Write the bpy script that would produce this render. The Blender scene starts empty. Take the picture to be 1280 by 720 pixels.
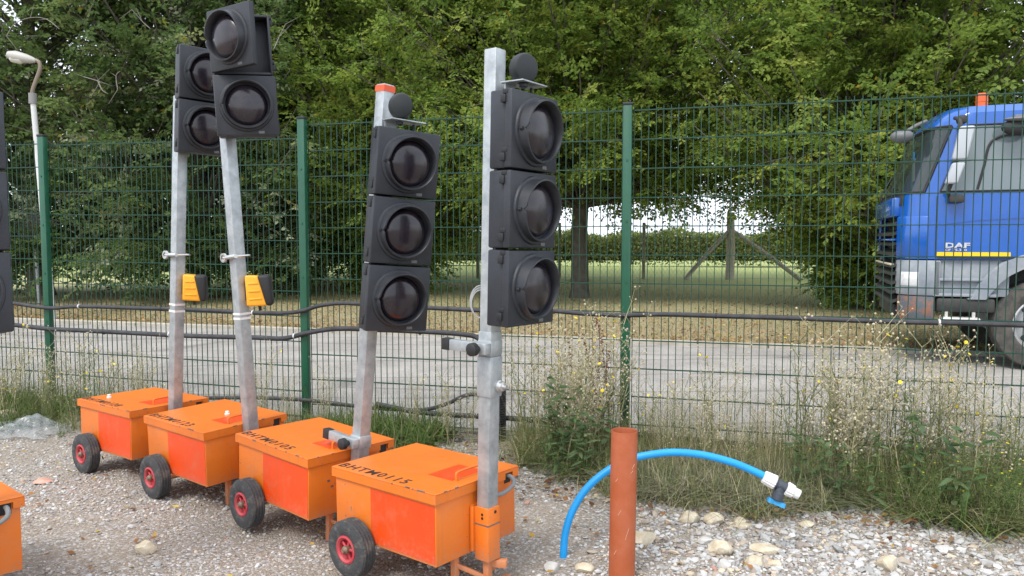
import bpy, bmesh, math, random
import numpy as np
from mathutils import Vector, Matrix, Euler
R = math.radians
C = bpy.data.collections.new('scene'); bpy.context.scene.collection.children.link(C)
sc = bpy.context.scene

# ------------------------------------------------------------------ camera, world, sun, exposure
FPX = 960.0; PITCH = math.atan(60/960.0); CH = 1.43
cam = bpy.data.cameras.new('camera'); cam_o = bpy.data.objects.new('camera', cam); C.objects.link(cam_o)
cam.sensor_width = 36; cam.lens = 27; cam.clip_end = 2000; cam.clip_start = 0.05
cam_o.location = (0, 0, CH); cam_o.rotation_euler = (R(90)-PITCH, 0, 0)
sc.camera = cam_o

w = bpy.data.worlds.new('World'); sc.world = w; w.use_nodes = True
nt = w.node_tree; nt.nodes.clear()
out = nt.nodes.new('ShaderNodeOutputWorld'); bg = nt.nodes.new('ShaderNodeBackground')
sky = nt.nodes.new('ShaderNodeTexSky'); sky.sky_type = 'NISHITA'; sky.sun_disc = False
sky.sun_elevation = R(54); sky.sun_rotation = R(214); sky.dust_density = 3
tc = nt.nodes.new('ShaderNodeTexCoord'); nz = nt.nodes.new('ShaderNodeTexNoise'); nz.inputs['Scale'].default_value = 3.2
nz.inputs['Detail'].default_value = 6
mp = nt.nodes.new('ShaderNodeMapping'); mp.inputs['Scale'].default_value = (1, 1, 2.2)
nt.links.new(tc.outputs['Generated'], mp.inputs['Vector']); nt.links.new(mp.outputs[0], nz.inputs['Vector'])
cr = nt.nodes.new('ShaderNodeValToRGB'); cr.color_ramp.elements[0].position = .3; cr.color_ramp.elements[1].position = .62
cr.color_ramp.elements[0].color = (5.2, 5.9, 7.2, 1); cr.color_ramp.elements[1].color = (9.6, 9.9, 10.3, 1)
nt.links.new(nz.outputs['Fac'], cr.inputs[0])
mx = nt.nodes.new('ShaderNodeMixRGB'); mx.inputs[0].default_value = .82
nt.links.new(sky.outputs[0], mx.inputs[1]); nt.links.new(cr.outputs[0], mx.inputs[2])
nt.links.new(mx.outputs[0], bg.inputs[0]); bg.inputs[1].default_value = .13
nt.links.new(bg.outputs[0], out.inputs[0])
sun = bpy.data.lights.new('sun', 'SUN'); sun.energy = 1.5; sun.angle = R(20); sun.color = (1, .97, .93)
sun_o = bpy.data.objects.new('sun', sun); C.objects.link(sun_o)
az, el = R(214), R(54)
sd = Vector((math.sin(az)*math.cos(el), math.cos(az)*math.cos(el), math.sin(el)))
sun_o.rotation_euler = (-sd).to_track_quat('-Z', 'Y').to_euler()
sc.view_settings.view_transform = 'Standard'; sc.view_settings.look = 'None'
sc.view_settings.gamma = 1; sc.view_settings.exposure = 0.78

# ------------------------------------------------------------------ measuring helpers
def ray(x, y):
    a = (x-640)/FPX; b = (360-y)/FPX
    return Vector((a, math.cos(PITCH)+b*math.sin(PITCH), -math.sin(PITCH)+b*math.cos(PITCH)))
def at(x, y, Y):
    d = ray(x, y); return d*(Y/d.y)+Vector((0, 0, CH))
def atz(x, y, z):
    d = ray(x, y); return d*((z-CH)/d.z)+Vector((0, 0, CH))
TH = R(-15.5); FO = Vector((.80, 5.36, 0)); FX = Vector((math.cos(TH), math.sin(TH), 0)); FN = Vector((-math.sin(TH), math.cos(TH), 0))
def G(t, n, z=0): return FO+FX*t+FN*n+Vector((0, 0, z))            # along / away from the fence
def onf(x, y, n=0):                                                 # a point on a plane parallel to the fence
    d = ray(x, y); o = FO+FN*n-Vector((0, 0, CH)); return d*((o.dot(FN))/d.dot(FN))+Vector((0, 0, CH))

# ------------------------------------------------------------------ materials
MATS = {}
def mat(name, col, rough=.6, metal=0., var=.0, vscale=8., bump=0., bscale=40., coat=0., spec=None, col2=None, attr=None, transl=0., alpha=None, ramp=(.35, .65)):
    if name in MATS: return MATS[name]
    m = bpy.data.materials.new(name); m.use_nodes = True; t = m.node_tree; b = t.nodes['Principled BSDF']
    b.inputs['Base Color'].default_value = (*col, 1); b.inputs['Roughness'].default_value = rough; b.inputs['Metallic'].default_value = metal
    if coat: b.inputs['Coat Weight'].default_value = coat; b.inputs['Coat Roughness'].default_value = .1
    if spec is not None: b.inputs['Specular IOR Level'].default_value = spec
    src = None
    tcn = t.nodes.new('ShaderNodeTexCoord')
    if attr:
        a = t.nodes.new('ShaderNodeAttribute'); a.attribute_name = attr; src = a.outputs['Color']
    if var or col2:
        n = t.nodes.new('ShaderNodeTexNoise'); n.inputs['Scale'].default_value = vscale; n.inputs['Detail'].default_value = 8; n.inputs['Roughness'].default_value = .65
        t.links.new(tcn.outputs['Object'], n.inputs['Vector'])
        r = t.nodes.new('ShaderNodeValToRGB'); r.color_ramp.elements[0].position = ramp[0]; r.color_ramp.elements[1].position = ramp[1]
        c2 = col2 if col2 else tuple(min(1, c*(1+var)) for c in col)
        c1 = col if col2 else tuple(c*(1-var) for c in col)
        r.color_ramp.elements[0].color = (*c1, 1); r.color_ramp.elements[1].color = (*c2, 1)
        t.links.new(n.outputs['Fac'], r.inputs[0]); src = r.outputs[0]
    if src is not None: t.links.new(src, b.inputs['Base Color'])
    if bump:
        n2 = t.nodes.new('ShaderNodeTexNoise'); n2.inputs['Scale'].default_value = bscale; n2.inputs['Detail'].default_value = 5
        t.links.new(tcn.outputs['Object'], n2.inputs['Vector'])
        bp = t.nodes.new('ShaderNodeBump'); bp.inputs['Strength'].default_value = bump; bp.inputs['Distance'].default_value = .01
        t.links.new(n2.outputs['Fac'], bp.inputs['Height']); t.links.new(bp.outputs[0], b.inputs['Normal'])
    o = t.nodes['Material Output']
    if transl:
        tr = t.nodes.new('ShaderNodeBsdfTranslucent'); ms = t.nodes.new('ShaderNodeMixShader'); ms.inputs[0].default_value = transl
        if src is not None: t.links.new(src, tr.inputs[0])
        else: tr.inputs[0].default_value = (*col, 1)
        t.links.new(b.outputs[0], ms.inputs[1]); t.links.new(tr.outputs[0], ms.inputs[2]); t.links.new(ms.outputs[0], o.inputs[0])
    if alpha is not None:
        tp = t.nodes.new('ShaderNodeBsdfTransparent'); ms = t.nodes.new('ShaderNodeMixShader'); ms.inputs[0].default_value = alpha
        t.links.new(tp.outputs[0], ms.inputs[1]); t.links.new(b.outputs[0], ms.inputs[2]); t.links.new(ms.outputs[0], o.inputs[0])
    MATS[name] = m; return m

def orange_mat(name, col, seed, wear=.5):
    """painted steel: slight tone drift, dusty film, small chips"""
    m = bpy.data.materials.new(name); m.use_nodes = True; t = m.node_tree; b = t.nodes['Principled BSDF']
    tcn = t.nodes.new('ShaderNodeTexCoord')
    def noise(s, d=6, off=0., rough=.6):
        mpn = t.nodes.new('ShaderNodeMapping'); mpn.inputs['Location'].default_value = (off+seed, off, seed*2.)
        n = t.nodes.new('ShaderNodeTexNoise'); n.inputs['Scale'].default_value = s; n.inputs['Detail'].default_value = d; n.inputs['Roughness'].default_value = rough
        t.links.new(tcn.outputs['Object'], mpn.inputs[0]); t.links.new(mpn.outputs[0], n.inputs['Vector']); return n.outputs['Fac']
    def ramp(f, a, ca, bq, cb):
        r = t.nodes.new('ShaderNodeValToRGB'); r.color_ramp.elements[0].position = a; r.color_ramp.elements[1].position = bq
        r.color_ramp.elements[0].color = ca; r.color_ramp.elements[1].color = cb; t.links.new(f, r.inputs[0]); return r.outputs[0]
    def mixc(f, a, c):
        x = t.nodes.new('ShaderNodeMixRGB'); t.links.new(f, x.inputs[0]); t.links.new(a, x.inputs[1])
        if isinstance(c, tuple): x.inputs[2].default_value = c
        else: t.links.new(c, x.inputs[2])
        return x.outputs[0]
    base = ramp(noise(3.5), .35, (*[c*.93 for c in col], 1), .68, (*[min(1, c*1.06) for c in col], 1))
    dust = ramp(noise(14, 10, 3., .72), .52, (0, 0, 0, 1), .8, (.32, .32, .32, 1))
    c1 = mixc(dust, base, (.36, .24, .15, 1))
    ch = ramp(noise(55, 4, 7.), .70-.03*wear, (0, 0, 0, 1), .73-.03*wear, (1, 1, 1, 1))
    c2 = mixc(ch, c1, (.16, .13, .12, 1))
    # grime in streaks
    mps = t.nodes.new('ShaderNodeMapping'); mps.inputs['Scale'].default_value = (38, 38, 2.2); mps.inputs['Location'].default_value = (seed, 0, 0)
    ns = t.nodes.new('ShaderNodeTexNoise'); ns.inputs['Scale'].default_value = 1; ns.inputs['Detail'].default_value = 4
    t.links.new(tcn.outputs['Object'], mps.inputs[0]); t.links.new(mps.outputs[0], ns.inputs['Vector'])
    st = ramp(ns.outputs['Fac'], .56, (0, 0, 0, 1), .8, (.28, .28, .28, 1))
    c3 = mixc(st, c2, (.28, .13, .05, 1))
    # mud splashed up from the ground
    sx_ = t.nodes.new('ShaderNodeSeparateXYZ'); t.links.new(tcn.outputs['Object'], sx_.inputs[0])
    mu = t.nodes.new('ShaderNodeMapRange'); mu.inputs['From Min'].default_value = .10; mu.inputs['From Max'].default_value = .27; mu.inputs['To Min'].default_value = .26; mu.inputs['To Max'].default_value = -.1
    t.links.new(sx_.outputs[2], mu.inputs['Value'])
    ad = t.nodes.new('ShaderNodeMath'); ad.operation = 'ADD'; t.links.new(mu.outputs[0], ad.inputs[0]); t.links.new(noise(70, 6, 11., .8), ad.inputs[1])
    md = ramp(ad.outputs[0], .60, (0, 0, 0, 1), .80, (.55, .55, .55, 1))
    c3 = mixc(md, c3, (.30, .25, .19, 1))
    t.links.new(c3, b.inputs['Base Color'])
    b.inputs['Roughness'].default_value = .42; b.inputs['Coat Weight'].default_value = .15; b.inputs['Coat Roughness'].default_value = .3
    bp = t.nodes.new('ShaderNodeBump'); bp.inputs['Strength'].default_value = .12; bp.inputs['Distance'].default_value = .01
    t.links.new(noise(9, 3, 5.), bp.inputs['Height']); t.links.new(bp.outputs[0], b.inputs['Normal'])
    MATS[name] = m; return m

OR = (.70, .165, .014); RED = (.74, .064, .003)
galv = mat('galvanised_steel', (.30, .325, .34), .45, .45, col2=(.47, .50, .51), vscale=16, bump=.12, bscale=60)
headm = mat('black_plastic', (.013, .0155, .020), .5, 0, col2=(.030, .034, .043), vscale=7, bump=.1, bscale=120, ramp=(.3, .75))
headm2 = mat('black_plastic_deep', (.012, .013, .015), .55)
visorm = mat('visor_plastic', (.017, .019, .023), .42, 0, col2=(.034, .037, .044), vscale=14)
tyrem = mat('tyre_rubber', (.045, .046, .048), .85, 0, col2=(.17, .15, .125), vscale=22, bump=.5, bscale=90, ramp=(.5, .82))
rimm = mat('rim_red', (.50, .022, .045), .5, 0, col2=(.40, .07, .07), vscale=30)
rubber = mat('rubber_black', (.016, .016, .017), .6)
steel = mat('bright_steel', (.6, .6, .6), .3, .85)
rusty = mat('rusty_steel', (.16, .12, .09), .7, .4, col2=(.28, .2, .14), vscale=60)
greyrub = mat('grey_hose', (.20, .21, .21), .6)
yel = mat('yellow_plastic', (.80, .36, .015), .45, 0, col2=(.90, .43, .03), vscale=12)
stencil = mat('stencil_paint', (.03, .02, .017), .8, 0, col2=(.22, .09, .03), vscale=90, ramp=(.6, .8))
whitep = mat('white_plastic', (.72, .72, .70), .45, 0, var=.08, vscale=30)
scuffm = mat('bare_metal_scuff', (.17, .14, .13), .6, .3)

def lens_material():
    m = bpy.data.materials.new('smoked_lens'); m.use_nodes = True; t = m.node_tree; b = t.nodes['Principled BSDF']
    b.inputs['Roughness'].default_value = .25; b.inputs['Coat Weight'].default_value = .3; b.inputs['Coat Roughness'].default_value = .12
    tcn = t.nodes.new('ShaderNodeTexCoord'); v = t.nodes.new('ShaderNodeTexVoronoi'); v.inputs['Scale'].default_value = 120
    t.links.new(tcn.outputs['Object'], v.inputs['Vector'])
    r = t.nodes.new('ShaderNodeValToRGB'); r.color_ramp.elements[0].color = (.022, .014, .022, 1); r.color_ramp.elements[1].color = (.008, .006, .011, 1)
    r.color_ramp.elements[0].position = .0; r.color_ramp.elements[1].position = .75
    t.links.new(v.outputs['Distance'], r.inputs[0])
    n = t.nodes.new('ShaderNodeTexNoise'); n.inputs['Scale'].default_value = 9; t.links.new(tcn.outputs['Object'], n.inputs['Vector'])
    r2 = t.nodes.new('ShaderNodeValToRGB'); r2.color_ramp.elements[0].position = .45; r2.color_ramp.elements[1].position = .8
    r2.color_ramp.elements[0].color = (0, 0, 0, 1); r2.color_ramp.elements[1].color = (.4, .4, .4, 1); t.links.new(n.outputs['Fac'], r2.inputs[0])
    x = t.nodes.new('ShaderNodeMixRGB'); t.links.new(r2.outputs[0], x.inputs[0]); t.links.new(r.outputs[0], x.inputs[1]); x.inputs[2].default_value = (.045, .032, .036, 1)
    t.links.new(x.outputs[0], b.inputs['Base Color']); MATS['smoked_lens'] = m; return m
lensm = lens_material()

# ------------------------------------------------------------------ mesh builder
class MB:
    def __init__(s): s.v = []; s.f = []; s.sm = []
    def add(s, vs, fs, smooth=False):
        o = len(s.v); s.v += [Vector(p) for p in vs]; s.f += [[i+o for i in f] for f in fs]; s.sm += [smooth]*len(fs); return s
    def bm(s, b, smooth=False, M=None):
        b.verts.index_update(); vs = [(M@v.co if M else v.co.copy()) for v in b.verts]; fs = [[v.index for v in f.verts] for f in b.faces]
        b.free(); return s.add(vs, fs, smooth)
    def box(s, lo, hi, bev=0., M=None, seg=2):
        b = bmesh.new(); bmesh.ops.create_cube(b, size=1)
        for v in b.verts:
            for k in range(3): v.co[k] = lo[k] if v.co[k] < 0 else hi[k]
        if bev: bmesh.ops.bevel(b, geom=list(b.edges), offset=bev, segments=seg, profile=.5, affect='EDGES')
        return s.bm(b, bool(bev), M)
    def tube(s, pts, r, n=10, cap=True, smooth=True):
        pts = [Vector(p) for p in pts]; rs = r if isinstance(r, (list, tuple)) else [r]*len(pts)
        rings = []; prev = None
        for i, p in enumerate(pts):
            d = (pts[min(i+1, len(pts)-1)]-pts[max(i-1, 0)]).normalized()
            if prev is None: a = d.orthogonal().normalized()
            else:
                a = prev-d*prev.dot(d)
                a = a.normalized() if a.length > 1e-6 else d.orthogonal().normalized()
            prev = a; bb = d.cross(a)
            rings.append([p+(a*math.cos(2*math.pi*k/n)+bb*math.sin(2*math.pi*k/n))*rs[i] for k in range(n)])
        vs = [q for rg in rings for q in rg]; fs = []
        for i in range(len(pts)-1):
            for k in range(n): fs.append([i*n+k, i*n+(k+1) % n, (i+1)*n+(k+1) % n, (i+1)*n+k])
        if cap: fs.append(list(range(n))[::-1]); fs.append([(len(pts)-1)*n+k for k in range(n)])
        return s.add(vs, fs, smooth)
    def sq(s, p0, p1, side, w_, bev=.006, w2=None, hollow=False):
        """square bar from p0 to p1; side = direction of one face normal"""
        p0 = Vector(p0); p1 = Vector(p1); u = (p1-p0).normalized(); a = Vector(side); a = (a-u*a.dot(u)).normalized(); b = u.cross(a)
        M = Matrix((a.to_4d(), b.to_4d(), u.to_4d(), (0, 0, 0, 1))).transposed()
        for k in range(3): M[3][k] = 0
        M[3][3] = 1
        M.translation = p0; L = (p1-p0).length; h = w_/2; h2 = (w2 or w_)/2
        return s.box((-h, -h2, 0), (h, h2, L), bev, M)
    def lathe(s, prof, M=None, n=32, smooth=True, close=False):
        """prof: (radius, height) about local z"""
        vs = [Vector((r*math.cos(2*math.pi*k/n), r*math.sin(2*math.pi*k/n), z)) for r, z in prof for k in range(n)]
        if M: vs = [M@v for v in vs]
        fs = []
        P_ = len(prof)
        for i in range(P_ if close else P_-1):
            j = (i+1) % P_
            for k in range(n): fs.append([i*n+k, i*n+(k+1) % n, j*n+(k+1) % n, j*n+k])
        if not close:
            fs.append([k for k in range(n)][::-1]); fs.append([(P_-1)*n+k for k in range(n)])
        return s.add(vs, fs, smooth)
    def prism(s, poly, lo, hi, ax=1, M=None):
        """polygon in the two other axes, extruded along ax"""
        def mk(p, q):
            l = list(p); l.insert(ax, q); return Vector(l)
        n = len(poly); vs = [mk(p, lo) for p in poly]+[mk(p, hi) for p in poly]
        if M: vs = [M@v for v in vs]
        fs = [list(range(n))[::-1], list(range(n, 2*n))]+[[i, (i+1) % n, n+(i+1) % n, n+i] for i in range(n)]
        return s.add(vs, fs)
    def build(s, name, m, parent=None, M=None, angle=35, loc=None, merge=False):
        me = bpy.data.meshes.new(name); vs = [M@v for v in s.v] if M else s.v
        me.from_pydata([tuple(v) for v in vs], [], s.f); me.update()
        b = bmesh.new(); b.from_mesh(me)
        if merge: bmesh.ops.remove_doubles(b, verts=b.verts, dist=.0008)
        bmesh.ops.recalc_face_normals(b, faces=b.faces); b.to_mesh(me); b.free()
        if merge: s.sm = [True]*len(me.polygons)
        me.polygons.foreach_set('use_smooth', s.sm)
        if any(s.sm): me.set_sharp_from_angle(angle=R(angle))
        me.materials.append(m)
        o = bpy.data.objects.new(name, me); C.objects.link(o)
        if parent: o.parent = parent
        return o
def tag(o, label=None, cat=None, group=None, kind=None):
    if label: o['label'] = label
    if cat: o['category'] = cat
    if group: o['group'] = group
    if kind: o['kind'] = kind
    return o
def empty(name, loc, rot=(0, 0, 0)):
    o = bpy.data.objects.new(name, None); C.objects.link(o); o.location = loc; o.rotation_euler = rot; o.empty_display_size = .2; return o
def np_mesh(name, V, Fq, m, col=None, parent=None, smooth=False):
    """numpy verts (n,3), faces (f,k); col per vertex (n,3)"""
    me = bpy.data.meshes.new(name); n, k = Fq.shape
    me.vertices.add(len(V)); me.vertices.foreach_set('co', V.astype(np.float32).ravel())
    me.loops.add(n*k); me.loops.foreach_set('vertex_index', Fq.astype(np.int32).ravel())
    me.polygons.add(n); me.polygons.foreach_set('loop_start', (np.arange(n)*k).astype(np.int32))
    me.polygons.foreach_set('use_smooth', np.full(n, smooth))
    me.update(calc_edges=True)
    if col is not None:
        a = me.color_attributes.new('tint', 'FLOAT_COLOR', 'POINT'); a.data.foreach_set('color', np.c_[col, np.ones(len(V))].astype(np.float32).ravel())
    for q in (m if isinstance(m, (list, tuple)) else [m]): me.materials.append(q)
    o = bpy.data.objects.new(name, me); C.objects.link(o)
    if parent: o.parent = parent
    return o
def text_mesh(s, size, name, m, parent, M, depth=.001, bold=0.):
    cu = bpy.data.curves.new('t', 'FONT'); cu.body = s; cu.size = size; cu.extrude = depth; cu.offset = bold; cu.resolution_u = 2; cu.space_character = 1.2 if name == 'stencil_number' else 1.0
    to = bpy.data.objects.new('t', cu); C.objects.link(to); dg = bpy.context.evaluated_depsgraph_get()
    me = bpy.data.meshes.new_from_object(to.evaluated_get(dg)); bpy.data.objects.remove(to); me.transform(M); me.name = name
    me.materials.clear(); me.materials.append(m); o = bpy.data.objects.new(name, me); C.objects.link(o); o.parent = parent; return o
def smoothpath(pts, k=6):
    P_ = [Vector(p) for p in pts]; P_ = [P_[0]*2-P_[1]]+P_+[P_[-1]*2-P_[-2]]; o = []
    for i in range(1, len(P_)-2):
        for j in range(k):
            t = j/k; a, b, c, d = P_[i-1:i+3]
            o.append(.5*((2*b)+(c-a)*t+(2*a-5*b+4*c-d)*t*t+(3*b-a-3*c+d)*t**3))
    o.append(P_[-2]); return o

# ------------------------------------------------------------------ ground surfaces
def grid_sheet(name, f, nu, nv, m, kind='structure'):
    vs = np.array([f(i/nu, j/nv) for j in range(nv+1) for i in range(nu+1)], float)
    fs = np.array([[j*(nu+1)+i, j*(nu+1)+i+1, (j+1)*(nu+1)+i+1, (j+1)*(nu+1)+i] for j in range(nv) for i in range(nu)])
    o = np_mesh(name, vs, fs, m, smooth=True); o['kind'] = kind; return o

def field_material():
    m = bpy.data.materials.new('field_grass'); m.use_nodes = True; t = m.node_tree; b = t.nodes['Principled BSDF']; b.inputs['Roughness'].default_value = .95
    b.inputs['Specular IOR Level'].default_value = .1
    g = t.nodes.new('ShaderNodeNewGeometry')
    dp = t.nodes.new('ShaderNodeVectorMath'); dp.operation = 'DOT_PRODUCT'; dp.inputs[1].default_value = (FN.x, FN.y, 0)
    t.links.new(g.outputs['Position'], dp.inputs[0])
    n = t.nodes.new('ShaderNodeTexNoise'); n.inputs['Scale'].default_value = .8; n.inputs['Detail'].default_value = 8; t.links.new(g.outputs['Position'], n.inputs['Vector'])
    ma = t.nodes.new('ShaderNodeMath'); ma.operation = 'MULTIPLY_ADD'; ma.inputs[1].default_value = 7.; t.links.new(n.outputs['Fac'], ma.inputs[0]); t.links.new(dp.outputs['Value'], ma.inputs[2])
    mr = t.nodes.new('ShaderNodeMapRange'); mr.inputs['From Min'].default_value = 5.38+5; mr.inputs['From Max'].default_value = 5.38+25
    t.links.new(ma.outputs[0], mr.inputs['Value'])
    r = t.nodes.new('ShaderNodeValToRGB'); e = r.color_ramp.elements
    e[0].position = .0; e[0].color = (.25, .20, .14, 1); e[1].position = 1; e[1].color = (.30, .35, .14, 1)
    for p_, c_ in ((.25, (.32, .275, .185, 1)), (.5, (.38, .36, .215, 1)), (.72, (.40, .40, .20, 1))):
        q = e.new(p_); q.color = c_
    t.links.new(mr.outputs[0], r.inputs[0])
    n2 = t.nodes.new('ShaderNodeTexNoise'); n2.inputs['Scale'].default_value = 22; n2.inputs['Detail'].default_value = 8; n2.inputs['Roughness'].default_value = .8
    t.links.new(g.outputs['Position'], n2.inputs['Vector'])
    r2 = t.nodes.new('ShaderNodeValToRGB'); r2.color_ramp.elements[0].position = .3; r2.color_ramp.elements[1].position = .72
    r2.color_ramp.elements[0].color = (.5, .5, .5, 1); r2.color_ramp.elements[1].color = (1.5, 1.45, 1.35, 1); t.links.new(n2.outputs['Fac'], r2.inputs[0])
    x = t.nodes.new('ShaderNodeMixRGB'); x.blend_type = 'MULTIPLY'; x.inputs[0].default_value = 1; t.links.new(r.outputs[0], x.inputs[1]); t.links.new(r2.outputs[0], x.inputs[2])
    t.links.new(x.outputs[0], b.inputs['Base Color'])
    return m
fieldm = field_material()
grid_sheet('ground', lambda u, v: (-600+1200*u, -300+1200*v, -.05), 8, 8, fieldm)

def gravel_material():
    m = bpy.data.materials.new('gravel_bed'); m.use_nodes = True; t = m.node_tree; b = t.nodes['Principled BSDF']; b.inputs['Roughness'].default_value = .9
    g = t.nodes.new('ShaderNodeNewGeometry')
    def vor(s):
        v = t.nodes.new('ShaderNodeTexVoronoi'); v.inputs['Scale'].default_value = s; t.links.new(g.outputs['Position'], v.inputs['Vector']); return v
    def nz_(s, d=8):
        n = t.nodes.new('ShaderNodeTexNoise'); n.inputs['Scale'].default_value = s; n.inputs['Detail'].default_value = d; n.inputs['Roughness'].default_value = .7
        t.links.new(g.outputs['Position'], n.inputs['Vector']); return n.outputs['Fac']
    def ramp(f, *st):
        r = t.nodes.new('ShaderNodeValToRGB'); e = r.color_ramp.elements
        e[0].position = st[0][0]; e[0].color = (*st[0][1], 1); e[1].position = st[-1][0]; e[1].color = (*st[-1][1], 1)
        for p_, c_ in st[1:-1]:
            q = e.new(p_); q.color = (*c_, 1)
        t.links.new(f, r.inputs[0]); return r.outputs[0]
    v1 = vor(95); sep = t.nodes.new('ShaderNodeSeparateColor'); t.links.new(v1.outputs['Color'], sep.inputs[0])
    stone = ramp(sep.outputs[0], (0, (.18, .165, .145)), (.35, (.30, .28, .26)), (.7, (.38, .36, .33)), (1, (.56, .54, .52)))
    dirt = ramp(nz_(60), (.3, (.19, .15, .11)), (.7, (.35, .29, .225)))
    f = ramp(nz_(1.1), (.40, (0, 0, 0)), (.58, (1, 1, 1)))
    f2 = ramp(sep.outputs[1], (.45, (0, 0, 0)), (.5, (1, 1, 1)))
    mm = t.nodes.new('ShaderNodeMixRGB'); mm.blend_type = 'MULTIPLY'; mm.inputs[0].default_value = .6; t.links.new(f2, mm.inputs[1]); t.links.new(f, mm.inputs[2])
    x = t.nodes.new('ShaderNodeMixRGB'); t.links.new(mm.outputs[0], x.inputs[0]); t.links.new(dirt, x.inputs[1]); t.links.new(stone, x.inputs[2])
    t.links.new(x.outputs[0], b.inputs['Base Color'])
    bp = t.nodes.new('ShaderNodeBump'); bp.inputs['Strength'].default_value = .8; bp.inputs['Distance'].default_value = .008; bp.invert = True
    t.links.new(v1.outputs['Distance'], bp.inputs['Height']); bp2 = t.nodes.new('ShaderNodeBump'); bp2.inputs['Strength'].default_value = .6; bp2.inputs['Distance'].default_value = .02
    t.links.new(nz_(25), bp2.inputs['Height']); t.links.new(bp.outputs[0], bp2.inputs['Normal']); t.links.new(bp2.outputs[0], b.inputs['Normal'])
    return m
def ghz(x, y):
    return .010*math.sin(x*2.1+.6)*math.cos(y*1.7)+.006*math.sin(x*5.3+y*3.1)+.004*math.sin(x*9.1-y*8.3)-.006
def yard(u, v):
    p = G(-14+26*u, -14+14.3*v); return (p.x, p.y, ghz(p.x, p.y) if v < .96 else -.012)
grid_sheet('gravel_yard', yard, 200, 110, gravel_material())

asph = mat('asphalt', (.27, .25, .23), .9, 0, col2=(.39, .365, .335), vscale=1.2, bump=.5, bscale=160)
def asphalt_detail(m):
    t = m.node_tree; b = t.nodes['Principled BSDF']; src = b.inputs['Base Color'].links[0].from_socket
    g = t.nodes.new('ShaderNodeNewGeometry'); n = t.nodes.new('ShaderNodeTexNoise'); n.inputs['Scale'].default_value = 55; n.inputs['Detail'].default_value = 4; n.inputs['Roughness'].default_value = .9
    t.links.new(g.outputs['Position'], n.inputs['Vector']); r = t.nodes.new('ShaderNodeValToRGB'); r.color_ramp.elements[0].position = .35; r.color_ramp.elements[1].position = .65
    r.color_ramp.elements[0].color = (.62, .62, .62, 1); r.color_ramp.elements[1].color = (1.35, 1.35, 1.35, 1); t.links.new(n.outputs['Fac'], r.inputs[0])
    x = t.nodes.new('ShaderNodeMixRGB'); x.blend_type = 'MULTIPLY'; x.inputs[0].default_value = 1; t.links.new(src, x.inputs[1]); t.links.new(r.outputs[0], x.inputs[2])
    # tar seams / cracks along the road
    mp_ = t.nodes.new('ShaderNodeMapping'); mp_.inputs['Rotation'].default_value = (0, 0, -TH); mp_.inputs['Scale'].default_value = (.25, 1.6, 1); t.links.new(g.outputs['Position'], mp_.inputs[0])
    v = t.nodes.new('ShaderNodeTexVoronoi'); v.feature = 'DISTANCE_TO_EDGE'; v.inputs['Scale'].default_value = .7; t.links.new(mp_.outputs[0], v.inputs['Vector'])
    r3 = t.nodes.new('ShaderNodeValToRGB'); r3.color_ramp.elements[0].position = .0; r3.color_ramp.elements[1].position = .03
    r3.color_ramp.elements[0].color = (.55, .55, .55, 1); r3.color_ramp.elements[1].color = (1, 1, 1, 1); t.links.new(v.outputs[0], r3.inputs[0])
    y = t.nodes.new('ShaderNodeMixRGB'); y.blend_type = 'MULTIPLY'; y.inputs[0].default_value = .8; t.links.new(x.outputs[0], y.inputs[1]); t.links.new(r3.outputs[0], y.inputs[2])
    t.links.new(y.outputs[0], b.inputs['Base Color'])
asphalt_detail(asph)
def strip(name, t0, t1, n0, n1, z, m, nu=40, nv=2):
    return grid_sheet(name, lambda u, v: tuple(G(t0+(t1-t0)*u, n0+(n1-n0)*v, z)), nu, nv, m)
strip('road', -80, 60, .12, 5.27, -.004, asph)
kerbm = mat('kerb_concrete', (.30, .27, .22), .9, 0, col2=(.46, .43, .36), vscale=5, bump=.3)
k = MB()
random.seed(3)
tt = -50.
while tt < 30:
    a = G(tt, 5.25); b_ = G(tt+.9, 5.25); dz = random.uniform(-.004, .004)
    M = Matrix.Translation(a)@Matrix.Rotation(TH, 4, 'Z'); k.box((0, 0, -.05), (.905, .11, .055+dz), .01, M, 1); tt += .915
tag(k.build('kerb', kerbm), kind='structure')
grid_sheet('verge', lambda u, v: tuple(G(-90+150*u, 5.36+30*v**1.3, .035+.02*math.sin(u*60)*math.sin(v*19))), 60, 24, fieldm)

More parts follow.
